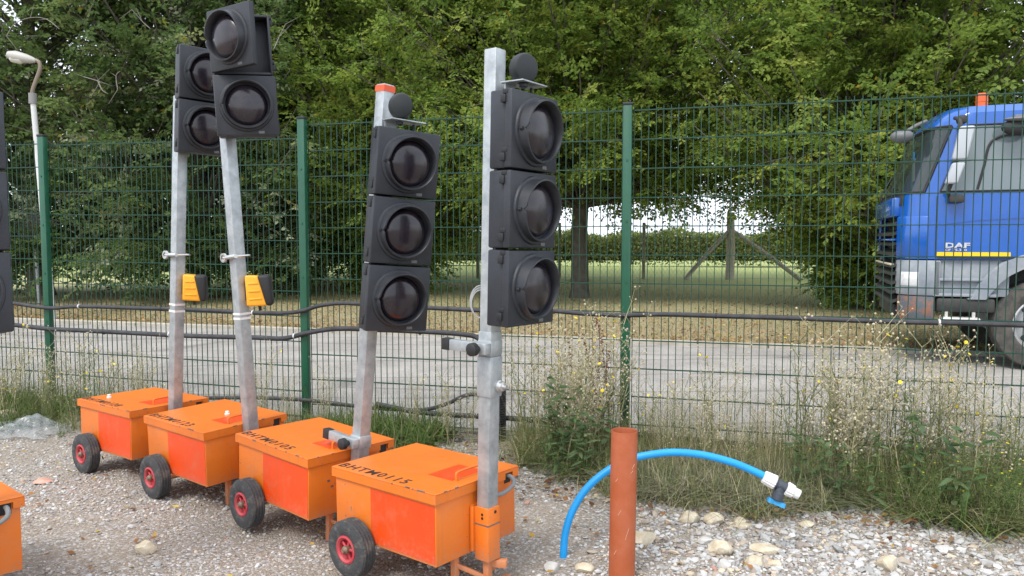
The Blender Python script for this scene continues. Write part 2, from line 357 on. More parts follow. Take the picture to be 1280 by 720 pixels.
# ------------------------------------------------------------------ stones, rocks
rng = np.random.default_rng(7)
def ico():
    b = bmesh.new(); bmesh.ops.create_icosphere(b, subdivisions=1, radius=1); v = np.array([x.co[:] for x in b.verts]); f = np.array([[q.index for q in p.verts] for p in b.faces]); b.free(); return v, f
IV, IF = ico()
def rotm(n, rng):
    q = rng.normal(size=(n, 4)); q /= np.linalg.norm(q, axis=1)[:, None]; a, b, c, d = q.T
    return np.stack([1-2*(c*c+d*d), 2*(b*c-a*d), 2*(b*d+a*c), 2*(b*c+a*d), 1-2*(b*b+d*d), 2*(c*d-a*b), 2*(b*d-a*c), 2*(c*d+a*b), 1-2*(b*b+c*c)], 1).reshape(n, 3, 3)
def dens(x, y):
    return .5+.5*np.sin(x*1.3+1.9*np.sin(y*.9))*np.cos(y*1.7+1.2*np.sin(x*1.1)+.5)
def stones(n, smin, smax, cols, region, name, z0=0., flat=.62, power=2.2, densf=None):
    x, y = region(n)
    keep = rng.random(len(x)) < (densf(x, y) if densf else 1); x = x[keep]; y = y[keep]; n = len(x)
    s = smin+(smax-smin)*rng.random(n)**power
    sh = np.stack([s*rng.uniform(.75, 1.3, n), s*rng.uniform(.7, 1., n), s*rng.uniform(.45, .8, n)], 1)
    jit = rng.uniform(.72, 1.22, (n, 12, 1)); V = IV[None]*jit*sh[:, None, :]
    Rm = rotm(n, rng); V = np.einsum('nij,nkj->nki', Rm, V); V[:, :, 2] *= flat
    z = np.array([ghz(a, b) for a, b in zip(x, y)])+z0
    V += np.stack([x, y, z+s*.22], 1)[:, None, :]
    F_ = IF[None]+(np.arange(n)*12)[:, None, None]
    ci = rng.choice(len(cols), n, p=np.array([c[3] for c in cols])/sum(c[3] for c in cols))
    col = np.array([c[:3] for c in cols])[ci]*rng.uniform(.82, 1.15, (n, 1)); col = np.repeat((col*.82+.18*np.array([.36, .35, .335]))*.97, 12, 0)
    return np_mesh(name, V.reshape(-1, 3), F_.reshape(-1, 3), stonem, col)
stonem = mat('stone', (.4, .4, .4), .85, attr='tint', bump=.25, bscale=120)
scol = [(.50, .49, .47, 5), (.36, .35, .335, 3.5), (.60, .59, .57, 1.6), (.40, .325, .245, 2.0), (.27, .22, .175, 1.8), (.56, .46, .32, 1.2), (.42, .21, .14, .25)]
def reg_wedge(y0, y1):
    def f(n):
        y = y0+(y1-y0)*rng.random(n)**1.15; x = (rng.random(n)*2-1)*(.74*y+.15); d = (x-FO.x)*FN.x+(y-FO.y)*FN.y
        k_ = (d < -.02); return x[k_], y[k_]
    return f
def dg(x, y):      # bare compacted patches
    d = dens(x, y); right = np.clip((x-.1)*1.2, 0, 1)
    patch = np.exp(-(((x+.62)/.55)**2+((y-2.95)/.38)**2))+.8*np.exp(-(((x+1.9)/.5)**2+((y-3.55)/.3)**2))+.8*np.exp(-(((x-.18)/.3)**2+((y-3.6)/.55)**2))+.8*np.exp(-(((x-.25)/.35)**2+((y-2.9)/.2)**2))
    return np.clip(.35+.35*d+.5*right-.72*patch, .08, 1)
g1 = stones(78000, .003, .0125, scol, reg_wedge(2.45, 5.6), 'gravel', densf=dg, power=2.)
g2 = stones(15000, .010, .023, scol, reg_wedge(2.45, 5.4), 'gravel_coarse', densf=lambda x, y: dg(x, y)**1.3*(.22+.78*np.clip(x*1.2+.1, 0, 1)), power=2.)
g4 = stones(2600, .016, .036, scol, reg_wedge(2.45, 4.6), 'rubble', densf=lambda x, y: np.clip(x*1.4-.35, 0, 1)*.8, power=1.6)
tag(g4, 'angular pale rubble stones on the right hand gravel', 'rubble', kind='stuff')
tag(g1, 'fine grey and brown crushed stone gravel', 'gravel', kind='stuff'); tag(g2, 'coarser pale stones scattered in the gravel', 'gravel', kind='stuff')
g3 = stones(5000, .01, .045, [(.045, .034, .024, 2), (.08, .06, .04, 1), (.10, .075, .05, 1)], lambda n: (lambda t_, n_: (FO.x+FX.x*t_+FN.x*n_, FO.y+FX.y*t_+FN.y*n_))(rng.uniform(-6, 3, n), -np.clip(rng.normal(.45, .3, n), 0, 1.1)), 'soil', z0=-.012, flat=.22)
tag(g3, 'dark soil heaped along the fence foot', 'soil', kind='stuff')

rockm = mat('limestone_rock', (.42, .34, .22), .9, 0, col2=(.62, .56, .44), vscale=14, bump=.8, bscale=28)
rockg = mat('grey_rock', (.36, .35, .33), .9, 0, col2=(.55, .54, .51), vscale=14, bump=.8, bscale=28)
rockp = mat('pink_brick_chip', (.50, .25, .18), .9, 0, col2=(.60, .36, .28), vscale=14, bump=.6, bscale=28)
def rock(px, py, wpx, label, m=rockm, hk=.85, el_=1., rz=0.):
    p = atz(px, py, 0.0); r = wpx/2*p.y/FPX
    b = bmesh.new(); bmesh.ops.create_icosphere(b, subdivisions=3, radius=1); rs = random.Random(int(px*7+py))
    pl_ = [(Vector((rs.gauss(0, 1), rs.gauss(0, 1), rs.gauss(0, 1))).normalized(), rs.uniform(.62, .9)) for _ in range(11)]
    for v in b.verts:
        c = v.co.copy()
        for nrm, d in pl_:
            h = c.dot(nrm)
            if h > d: c -= nrm*(h-d)
        c *= 1+.05*math.sin(c.x*9+px)*math.sin(c.y*7)
        v.co = c
    for v in b.verts: v.co = Vector((v.co.x*r*1.15, v.co.y*r*.9*el_, v.co.z*r*hk))
    q = MB(); q.bm(b, True, Matrix.Rotation(rz, 4, 'Z')); o = q.build('rock', m, angle=28); o.location = (p.x, p.y+r*.4, ghz(p.x, p.y)+r*hk*.55)
    tag(o, label, 'rock', 'loose rocks on the gravel'); return o
rock(180, 692, 24, 'small cream rock alone on brown dirt between the left edge cart and second nearest cart')
rock(52, 603, 20, 'pinkish beige stone fragment near the far left cart', rockp, .35, 1.6, .5)
rock(806, 684, 27, 'rounded buff rock just right of the brown standing pipe')
rock(731, 716, 22, 'cream rock left of the foot of the brown pipe', hk=.7)
rock(690, 712, 18, 'pale grey stone by the buried foot of the blue water pipe', rockg)
rock(862, 655, 24, 'flat tan rock in the row along the weeds, nearest the brown pipe', rockp if False else rockm)
rock(893, 655, 24, 'tan squarish rock at the edge of the weeds beneath the blue pipe')
rock(901, 694, 28, 'cream angular rock in open gravel right of brown pipe')
rock(925, 654, 16, 'small tan rock at weed edge just left of the tap handle')
rock(958, 690, 34, 'low wide cream slab of rock in the right hand gravel', hk=.35)
rock(931, 658, 20, 'pale flattened rock just in front of the weed edge', hk=.4)
rock(945, 708, 24, 'cream rounded rock low in the gravel near bottom edge')
rock(970, 708, 16, 'small cream rock right of the rounded one near bottom edge')
rock(1010, 658, 18, 'sandy rock below the white end of blue pipe', hk=.5)
rock(1112, 710, 28, 'yellowish rock half sunk in gravel at the bottom right')
rock(1180, 690, 18, 'grey stone lying by weeds at lower right', rockg)
rock(905, 712, 18, 'grey white stone near bottom edge under the cream slab', rockg)
rock(678, 577, 18, 'buff rock at the weed edge behind the nearest cart')
rock(882, 679, 20, 'small white limestone rock below the row of tan rocks', rockg, .5)
rock(4, 527, 26, 'pale rock beside the clear polythene sheet', rockm)

# ------------------------------------------------------------------ leaves (geometry)
leafm = mat('leaf', (.1, .15, .03), .5, attr='tint', transl=.58, spec=.25)
barkm = mat('bark', (.075, .062, .05), .95, 0, col2=(.16, .14, .115), vscale=6, bump=1., bscale=14)
def leaf_quads(P_, D, Nn, L, W, fold=.0):
    """leaves: base P, direction D, normal N, length L, width W -> 4 verts each (rhombus)"""
    S = np.cross(D, Nn); S /= np.linalg.norm(S, axis=1)[:, None]+1e-9
    a = P_; b = P_+D*(L*.45)[:, None]+S*(W*.5)[:, None]; c = P_+D*L[:, None]-Nn*(L*.12)[:, None]; d = P_+D*(L*.45)[:, None]-S*(W*.5)[:, None]
    V = np.stack([a, b, c, d], 1).reshape(-1, 3); F_ = np.arange(len(V)).reshape(-1, 4); return V, F_
def unit(a): return a/(np.linalg.norm(a, axis=1)[:, None]+1e-9)
def make_crown(seed, H, zb, rad, nb, palette, leafL=.075, tw=12, sub=5, nl=9, droop=.25, cx=0., steep=.9, low=1., lowf=.0):
    """branches leave the stem, twigs leave branches, leaves sit in rows along twiglets"""
    r = np.random.default_rng(seed)
    # limb tips over an egg-shaped envelope
    zt = zb+(H-zb)*r.random(nb)**1.0; az = r.random(nb)*2*np.pi
    f = (zt-zb)/(H-zb); env = rad*np.sqrt(np.clip(1-(np.clip(f-.32, -1, 1)/.70)**2, .02, 1))*(low+(1-low)*np.clip((f-lowf)*7, 0, 1))
    rr = env*r.uniform(.55, 1.08, nb)*(1+.15*np.sin(az*3+seed+zt*.9)+.13*np.sin(az*5-zt*2.1))
    tip = np.stack([cx+rr*np.cos(az), rr*np.sin(az), zt+r.normal(0, .2, nb)], 1)
    base = np.stack([np.zeros(nb), np.zeros(nb), np.clip(zt-rr*steep, zb*.8, None)], 1)
    # twigs: along outer 55% of each limb
    k_ = tw; u = 1.03-.6*r.random((nb, k_))**1.1; TB = base[:, None]+(tip-base)[:, None]*u[..., None]
    ld = unit(tip-base)[:, None]+np.zeros((nb, k_, 3))
    rnd = r.normal(size=(nb, k_, 3)); td = ld*1.0+rnd*.75; td[..., 2] += -.05
    TB = TB.reshape(-1, 3); td = unit(td.reshape(-1, 3)); TL = r.uniform(.35, .85, len(TB))
    # each twig carries sub-twiglets in a plane (sprays)
    up = np.zeros_like(td); up[:, 2] = 1; side = unit(np.cross(td, up+.3*r.normal(size=td.shape))); pn = unit(np.cross(side, td)); pn *= np.sign(pn[:, 2:3]+1e-6)
    ns = sub; us = np.linspace(.15, 1, ns)[None]+r.uniform(-.08, .08, (len(TB), ns))
    sg = np.where(np.arange(ns) % 2 == 0, 1., -1.)[None]
    SB = TB[:, None]+td[:, None]*(TL[:, None]*us)[..., None]; SB[..., 2] -= droop*(us**2)*TL[:, None]
    sdir = td[:, None]*.8+side[:, None]*(sg*.8)[..., None]+r.normal(size=SB.shape)*.18; sdir[..., 2] -= droop*.6
    SB = SB.reshape(-1, 3); sdir = unit(sdir.reshape(-1, 3)); PN = np.repeat(pn, ns, 0); SL = r.uniform(.18, .42, len(SB))
    ul = np.linspace(.05, 1, nl)[None]+r.uniform(-.05, .05, (len(SB), nl)); s2 = np.where(np.arange(nl) % 2 == 0, 1., -1.)[None]
    LB = SB[:, None]+sdir[:, None]*(SL[:, None]*ul)[..., None]
    sid = unit(np.cross(sdir, PN)); Ld = sdir[:, None]*.7+sid[:, None]*(s2*.9)[..., None]+r.normal(size=LB.shape)*.25; Ld[..., 2] -= .12
    LB = LB.reshape(-1, 3)+r.normal(0, .012, (len(SB)*nl, 3)); Ld = unit(Ld.reshape(-1, 3))
    LN = np.repeat(PN, nl, 0)+r.normal(size=LB.shape)*.42; LN = unit(LN-Ld*np.sum(LN*Ld, 1)[:, None])
    n = len(LB); L = leafL*r.uniform(.7, 1.25, n); V, F_ = leaf_quads(LB, Ld, LN, L, L*.62)
    # tints: each spray its own tone, each leaf slightly off it
    pal = np.array([p[:3] for p in palette]); pr = np.array([p[3] for p in palette]); pr = pr/pr.sum()
    ct = pal[r.choice(len(pal), len(TB), p=pr)]; ct = np.repeat(ct, ns*nl, 0)*r.uniform(.72, 1.3, (n, 1))
    yl = r.random(n) < .012; ct[yl] = np.array([.42, .33, .04])*r.uniform(.6, 1.1, (yl.sum(), 1))
    return V, F_, np.repeat(ct, 4, 0), base, tip, TB, td, TL
def wood(seed, H, zb, base, tip, TB, td, TL, tr, lean=0.):
    m_ = MB(); r = random.Random(seed)
    pts = [(0, 0, -.1), (.02, .01, .25), (.03*r.uniform(-1, 1), .02, zb*.6), (.05, 0, zb), (.0, .05, H*.5), (0, 0, H*.93)]
    m_.tube(pts, [tr*1.5, tr*1.1, tr, tr*.95, tr*.55, .02], 12)
    for i in range(0, len(base), 1):
        b0 = Vector(base[i]); t0 = Vector(tip[i]); mid = b0.lerp(t0, .5)+Vector((r.gauss(0, .1), r.gauss(0, .1), r.uniform(.0, .2)))
        m_.tube([b0, mid, t0], [tr*.16, tr*.09, .010], 5, False)
    for i in range(0, len(TB), 3):
        a = Vector(TB[i]); m_.tube([a, a+Vector(td[i])*TL[i]], [.010, .003], 3, False)
    return m_
def tree(name, loc, seed, H, zb, rad, nb, pal, label, tr=.22, share=None, rz=0., sc_=1., **kw):
    if share:
        root = share.copy(); C.objects.link(root)
        for ch in share.children:
            c = ch.copy(); C.objects.link(c); c.parent = root
    else:
        V, F_, ct, base, tip, TB, td, TL = make_crown(seed, H, zb, rad, nb, pal, **kw)
        root = empty(name, (0, 0, 0)); wood(seed, H, zb, base, tip, TB, td, TL, tr).build('trunk', barkm, root)
        np_mesh('crown', V, F_, leafm, ct, root)
    root.location = loc; root.rotation_euler = (0, 0, rz); root.scale = (sc_,)*3
    tag(root, label, 'tree'); return root
hb = [(.21, .30, .06, 4), (.26, .35, .07, 3), (.32, .38, .08, 1.8), (.16, .25, .05, 2.5)]
hd = [(.12, .19, .045, 4), (.16, .24, .055, 3), (.20, .27, .06, 1.2), (.09, .145, .036, 2)]
lim = [(.13, .20, .065, 4), (.18, .245, .085, 3), (.10, .16, .05, 3), (.37, .41, .27, 1.1), (.25, .29, .12, 1)]
T1 = tree('hornbeam_tree', (1.63, 18.6, 0), 11, 11.5, 2.75, 4.4, 620, hb, 'bright green tree with thick trunk seen between the two right signal heads and tall post', tr=.2, tw=13, droop=.3, leafL=.088, nl=10)
T2 = tree('hornbeam_tree', (7.5, 15.6, 0), 12, 10.5, .75, 3.9, 620, hb, 'dense low branching tree with its crown almost to the ground left of the truck', tr=.2, tw=12, low=.24, lowf=.07, leafL=.088, nl=10)
T3 = tree('hornbeam_tree', (-3.1, 20.6, 0), 13, 11.5, 1.1, 3.8, 220, hb, 'bright green tree behind the second signal head from the right', share=T2, rz=2.1, sc_=1.12)
T4 = tree('hornbeam_tree', (13.6, 13.9, 0), 14, 11, 1., 4, 200, hb, 'green tree rising behind the blue truck cab', share=T2, rz=2.6, sc_=1.05)
T5 = tree('hornbeam_tree', (4.6, 24.0, 0), 15, 12, 2., 4, 200, hd, 'darker tree set back behind the gap between two bright trees', tr=.25, nl=8, zb_=0) if False else None
D1 = tree('broadleaf_tree', (2.38, 27, 0), 21, 12, 5.0, 5.0, 300, hd, 'dark tree set back behind the gap between the two brightest trees', tr=.25, leafL=.115, nl=8)
tree('broadleaf_tree', (11.6, 25.5, 0), 21, 13, 3.2, 4.8, 200, hd, 'dark tree standing behind the low branching tree on the right', share=D1, rz=1.2, sc_=.96)
tree('broadleaf_tree', (-4.0, 30.0, 0), 21, 13, 3.2, 4.8, 200, hd, 'dark tree in the back row between the left trees and the bright trees', share=D1, rz=3.9, sc_=1.1)
L1 = tree('lime_tree', (-7.6, 18.6, 0), 31, 11.5, .9, 3.8, 330, lim, 'dark green lime tree with pale leaf undersides behind the street lamp', tr=.24, leafL=.105, nl=8, droop=.5, low=.85)
tree('lime_tree', (-11.8, 19.2, 0), 31, 12, 1.0, 4.2, 200, lim, 'dark lime tree at the far left edge of the view', share=L1, rz=1.9, sc_=1.1)
tree('lime_tree', (-6.6, 25.0, 0), 31, 12, 1.0, 4.2, 200, lim, 'dark tree behind the two left signals with bright sky showing through it', share=L1, rz=4.0, sc_=1.12)
0 and tree('broadleaf_tree', (-13.5, 29.5, 0), 21, 13, 3.2, 4.8, 200, hd, 'dark tree farthest back on the left', share=D1, rz=5.2, sc_=1.05)

# bare dead twigs showing in the lime
q = MB(); rs = random.Random(5)
for (x0, y0, pts) in ((8, 45, [(8, 45), (18, 30), (38, 22), (58, 24), (74, 36)]), (150, 15, [(165, 12), (178, 27), (188, 36)]), (105, 96, [(105, 96), (125, 102), (141, 108)]), (125, 104, [(122, 101), (128, 113), (135, 117)]), (345, 60, [(357, 30), (349, 46), (342, 62)]), (145, 90, [(147, 112), (145, 95), (150, 89)])):
    P_ = [at(a, b, 14.3+rs.uniform(-.1, .3)) for a, b in pts]; q = MB(); q.tube(smoothpath(P_, 3), [.007]*((len(P_)-1)*3)+[.004], 5)
    for i in range(len(P_)-1):
        a = P_[i]; q.tube([a, a+Vector((rs.uniform(-.25, .25), 0, rs.uniform(-.3, .3)))], [.005, .002], 4)
    dt = q.build('dead_branch', mat('dead_wood', (.24, .22, .19), .9), None); dt.parent = L1; dt.matrix_parent_inverse = Matrix.Translation(L1.location).inverted()

# ------------------------------------------------------------------ hedge and the field fence
def hedge(name, x0, x1, y, depth, h, n, label):
    V = []; r = np.random.default_rng(40)
    P_ = np.stack([r.uniform(x0, x1, n), y+r.uniform(0, depth, n)*r.random(n), np.zeros(n)], 1)
    top = h*(1+.06*np.sin(P_[:, 0]*.9)+.05*np.sin(P_[:, 0]*2.3)); P_[:, 2] = top*np.sqrt(r.random(n))*r.uniform(.9, 1.04, n)
    D = unit(r.normal(size=(n, 3))+np.array([0, -.6, .3])); Nn = unit(np.cross(D, r.normal(size=(n, 3)))); L = r.uniform(.10, .19, n)
    V, F_ = leaf_quads(P_, D, Nn, L, L*.7); pal = np.array([(.20, .26, .07), (.27, .31, .10), (.14, .20, .06), (.34, .34, .14)])
    ct = pal[r.integers(0, 4, n)]*r.uniform(.7, 1.3, (n, 1)); root = empty(name, ((x0+x1)/2, y, 0)); Vl = V-np.array([(x0+x1)/2, y, 0])
    np_mesh('foliage', Vl, F_, leafm, np.repeat(ct, 4, 0), root)
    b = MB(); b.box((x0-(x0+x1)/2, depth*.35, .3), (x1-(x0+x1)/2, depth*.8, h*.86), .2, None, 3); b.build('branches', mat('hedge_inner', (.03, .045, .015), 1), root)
    tag(root, label, 'hedge')
hedge('field_hedge', -38, 48, 41, 2.6, 1.85, 110000, 'long green field hedge seen under the trees')

woodm = mat('weathered_wood', (.38, .345, .30), .9, 0, col2=(.52, .48, .43), vscale=9, bump=.4)
fa = empty('strainer_post', atz(912, 349, .05)); b0 = fa.location
m_ = MB(); m_.tube([(0, 0, -.1), (.02, 0, 1.0), (0, 0, 2.35)], [.16, .15, .13], 10); m_.build('post', woodm, fa)
for s_, px in ((-1, 856), (1, 1000)):
    e = atz(px, 351, .0)-b0; m_ = MB(); m_.tube([(0, 0, 1.75), (e.x*.5, e.y*.5, .92), (e.x, e.y, .0)], .075, 8); m_.build('strut', woodm, fa)
tag(fa, 'weathered timber corner post with two diagonal struts in the field', 'fence post')
# chain link field fence through that post
cl = empty('chain_link_fence', (b0.x, b0.y, 0)); wm = mat('chain_wire', (.30, .31, .30), .6, .3)
def fence_run(dx, dy, L):
    m_ = MB(); d = Vector((dx, dy, 0)).normalized()
    nn = int(L/.14)
    for i in range(nn):
        a = d*(i*.14)
        for s_ in (1, -1):
            p0 = a+Vector((0, 0, 0.05)); p1 = a+d*(1.9*s_)*.62+Vector((0, 0, 1.95))
            if 0 <= p1.dot(d) <= L: m_.sq(p0, p1, (0, 1, 0), .0045, 0)
    for z in (.08, 1.0, 1.95): m_.sq((0, 0, z), d*L+Vector((0, 0, z)), (0, 0, 1), .009, 0)
    m_.build('mesh_panel', wm, cl)
    for i in range(1, int(L/3)+1):
        m_ = MB(); p = d*(i*3.0); m_.sq(p+Vector((0, 0, -.1)), p+Vector((0, 0, 2.05)), (0, 1, 0), .10, .01); m_.build('post', kerbm, cl)
fence_run(-1, .12, 15); fence_run(1, -.10, 12)
tag(cl, 'old chain link field fence with slim concrete posts', 'fence')

# ------------------------------------------------------------------ street lamp and road sign beyond the fence
sl = empty('street_lamp', (*at(66, 402, 13.4)[:2], .03)); o0 = Vector(sl.location)
lampm = mat('lamp_column_paint', (.52, .53, .52), .6, 0, col2=(.66, .66, .64), vscale=4)
brn = mat('lamp_bracket', (.24, .19, .15), .6, .3)
P0 = Vector((0, 0, 0)); P1 = at(41, 124, 13.4)-o0
m_ = MB(); m_.tube([P0, P0.lerp(P1, .25), P1], [.07, .055, .043], 14); m_.build('column', lampm, sl)
m_ = MB(); m_.tube([P1-Vector((0, 0, .08)), P1+Vector((0, 0, .1))], .066, 12); m_.build('collar', mat('collar_dark', (.22, .22, .21), .6), sl)
arm = [at(x, y, 13.4)-o0 for x, y in ((40, 122), (41, 112), (46, 98), (50, 86), (49, 78), (44, 75))]
m_ = MB(); m_.tube(smoothpath(arm, 4), .032, 8); m_.build('bracket_arm', brn, sl)
hp0 = at(45, 76, 13.4)-o0; hp1 = at(8, 68, 13.4)-o0
m_ = MB(); ax = (hp1-hp0); m_.tube([hp0, hp0+ax*.12, hp0+ax*.35, hp0+ax*.7, hp0+ax*.93, hp1], [.03, .055, .08, .095, .065, .01], 14)
m_.build('lantern', mat('lantern_grey', (.42, .41, .37), .5), sl)
m_ = MB(); z_ = Vector((0, 0, -.04)); m_.tube([hp0+ax*.35+z_, hp0+ax*.5+z_, hp0+ax*.8+z_, hp0+ax*.93+z_], [.02, .075, .075, .02], 12); m_.build('diffuser', mat('diffuser', (.62, .6, .52), .25), sl)
tag(sl, 'leaning pale street lamp with brown swan neck arm and grey lantern', 'street lamp')
rsn = empty('road_sign', (*at(49, 368, 17)[:2], .03)); o0 = Vector(rsn.location)
m_ = MB(); P1 = at(41, 268, 17)-o0; m_.tube([(0, 0, 0), P1], .04, 10); m_.build('post', galv, rsn)
c_ = at(40, 283, 17.0)-o0; Mx = Matrix.Translation(c_-Vector((0, .06, 0)))@Matrix.Rotation(R(35), 4, 'Z')@Matrix.Rotation(R(90), 4, 'X'); m_ = MB(); m_.lathe([(.0, 0), (.30, 0), (.30, .012), (.0, .012)], Mx, 28); m_.build('sign_plate', mat('sign_back', (.12, .125, .13), .6), rsn)
tag(rsn, 'round road sign seen from behind on a thin grey post', 'road sign')

# ------------------------------------------------------------------ green mesh fence
gm = mat('fence_green', (.005, .072, .036), .4, 0, col2=(.008, .095, .048), vscale=5, coat=.2)
gw = mat('fence_wire_green', (.006, .052, .030), .45, 0, spec=.5)
fr = empty('mesh_fence', G(0, 0), (0, 0, TH))
def panel(t0, t1, ztop, slope=0.):
    m_ = MB(); nz_ = 0
    def wire(p0, p1, w_): m_.sq(p0, p1, (0, 1, 0), w_, 0)
    L = t1-t0; n = int(round(L/.05))
    for i in range(n+1):
        t_ = t0+L*i/n; zz = ztop+slope*(t_-t0); wire((t_, .030, -.02), (t_, .030, zz+.03), .0052)
    z = 0
    while True:
        zz = ztop-z
        if zz < .0: break
        for dn in (.0365, .0235): wire((t0, dn, zz), (t1, dn, zz+slope*L), .0062)
        z += .2
    m_.build('mesh_panel', gw, fr)
for t0, t1, zt, s_ in ((.04, 2.50, 2.325, 0), (2.56, 5.0, 2.33, 0), (5.06, 7.5, 2.33, 0), (-2.49, -.04, 2.325, 0), (-5.01, -2.55, 2.25, -.011), (-7.53, -5.07, 2.265, 0), (-10.05, -7.59, 2.27, 0)):
    panel(t0, t1, zt, s_)
for t_, zt in ((0, 2.365), (2.53, 2.37), (5.03, 2.37), (-2.52, 2.375), (-5.04, 2.33), (-7.56, 2.32)):
    m_ = MB(); m_.box((t_-.03, -.032, -.3), (t_+.03, .018, zt), .004); p = m_.build('fence_post', gm, fr)
    m_ = MB(); m_.box((t_-.034, -.036, zt-.012), (t_+.034, .022, zt+.008), .005); m_.build('post_cap', rubber, p)
    m_ = MB()
    for kx in range(5):
        z = .3+kx*.42; m_.lathe([(.0, 0), (.009, 0), (.009, .006), (0, .006)], Matrix.Translation((t_, -.031, z))@Matrix.Rotation(R(90), 4, 'X'), 8)
    m_.build('fixing_bolts', gm, p)
tag(fr, 'green welded wire mesh fence with square green posts and black caps', 'fence')

# cables strapped to the fence
cabm = mat('cable_black', (.022, .022, .025), .55, 0, col2=(.05, .05, .055), vscale=12)
tie = mat('cable_tie_white', (.6, .6, .58), .5)
def cable(name, px, r, label, n=-.05, ties=()):
    P_ = smoothpath([onf(x, y, (nn[0] if nn else n)) for x, y, *nn in px], 8); m_ = MB(); m_.tube(P_, r, 10); o = m_.build(name, cabm)
    for i, (x, y) in enumerate(ties):
        p = onf(x, y, n); m2 = MB(); m2.tube([p-FX*.006, p+FX*.006], r+.003, 10); m2.tube([p+Vector((0, 0, r*.8)), p+Vector((0, -.01, r+.03))], .002, 4); m2.build('cable_tie', tie if i % 2 == 0 else rubber, o)
    tag(o, label, 'cable'); return o
cable('black_cable', [(-40, 372), (16, 379), (50, 384), (70, 385), (100, 383), (170, 385), (240, 387), (320, 391), (360, 391), (380, 388), (400, 382), (430, 379), (480, 382), (560, 386), (605, 388), (680, 388), (730, 392), (780, 394), (830, 393), (900, 395), (1000, 398), (1110, 402), (1200, 404), (1330, 408)], .0165, 'upper black cable running the whole length of the fence', ties=[(99, 383), (202, 386), (316, 391), (895, 395), (1174, 403), (560, 386)])
cable('black_cable', [(-40, 400), (16, 406), (60, 411), (100, 413), (160, 416), (240, 420), (320, 422), (355, 423), (385, 416), (420, 411), (470, 412), (540, 415), (580, 418), (598, 423), (612, 440), (614, 470), (613, 500)], .019, 'lower black cable that stops behind the nearest signal pole', ties=[(36, 408), (130, 415), (212, 418), (300, 422), (368, 420), (525, 415)])
cable('black_cable', [(60, 512), (110, 509), (200, 500), (300, 497), (380, 500), (440, 507), (480, 511), (530, 512), (560, 504), (580, 495), (595, 493), (605, 500, -.1), (610, 520, -.12)], .015, 'low black cable arching up into the ribbed duct')
cable('black_cable', [(470, 505), (510, 513), (540, 517), (590, 520), (640, 523), (700, 530), (780, 541), (900, 553), (960, 557), (1010, 556), (1060, 552), (1130, 560), (1200, 566), (1300, 575)], .019, 'low black cable lying along the fence foot behind the weeds', n=-.06)
# ribbed duct
pd = onf(616, 563, -.13); dr = .098; prof = []
z = 0.
while z < .40:
    prof += [(dr-.007, z), (dr, z+.004), (dr, z+.010), (dr-.007, z+.014)]; z += .018
prof += [(dr-.012, z), (dr-.012, z-.05), (0.01, z-.05)]
m_ = MB(); m_.lathe([(.01, 0)]+prof, Matrix.Translation((pd.x, pd.y, -.03)), 28); tag(m_.build('ribbed_duct', cabm), 'black corrugated duct standing behind the nearest signal pole', 'duct')

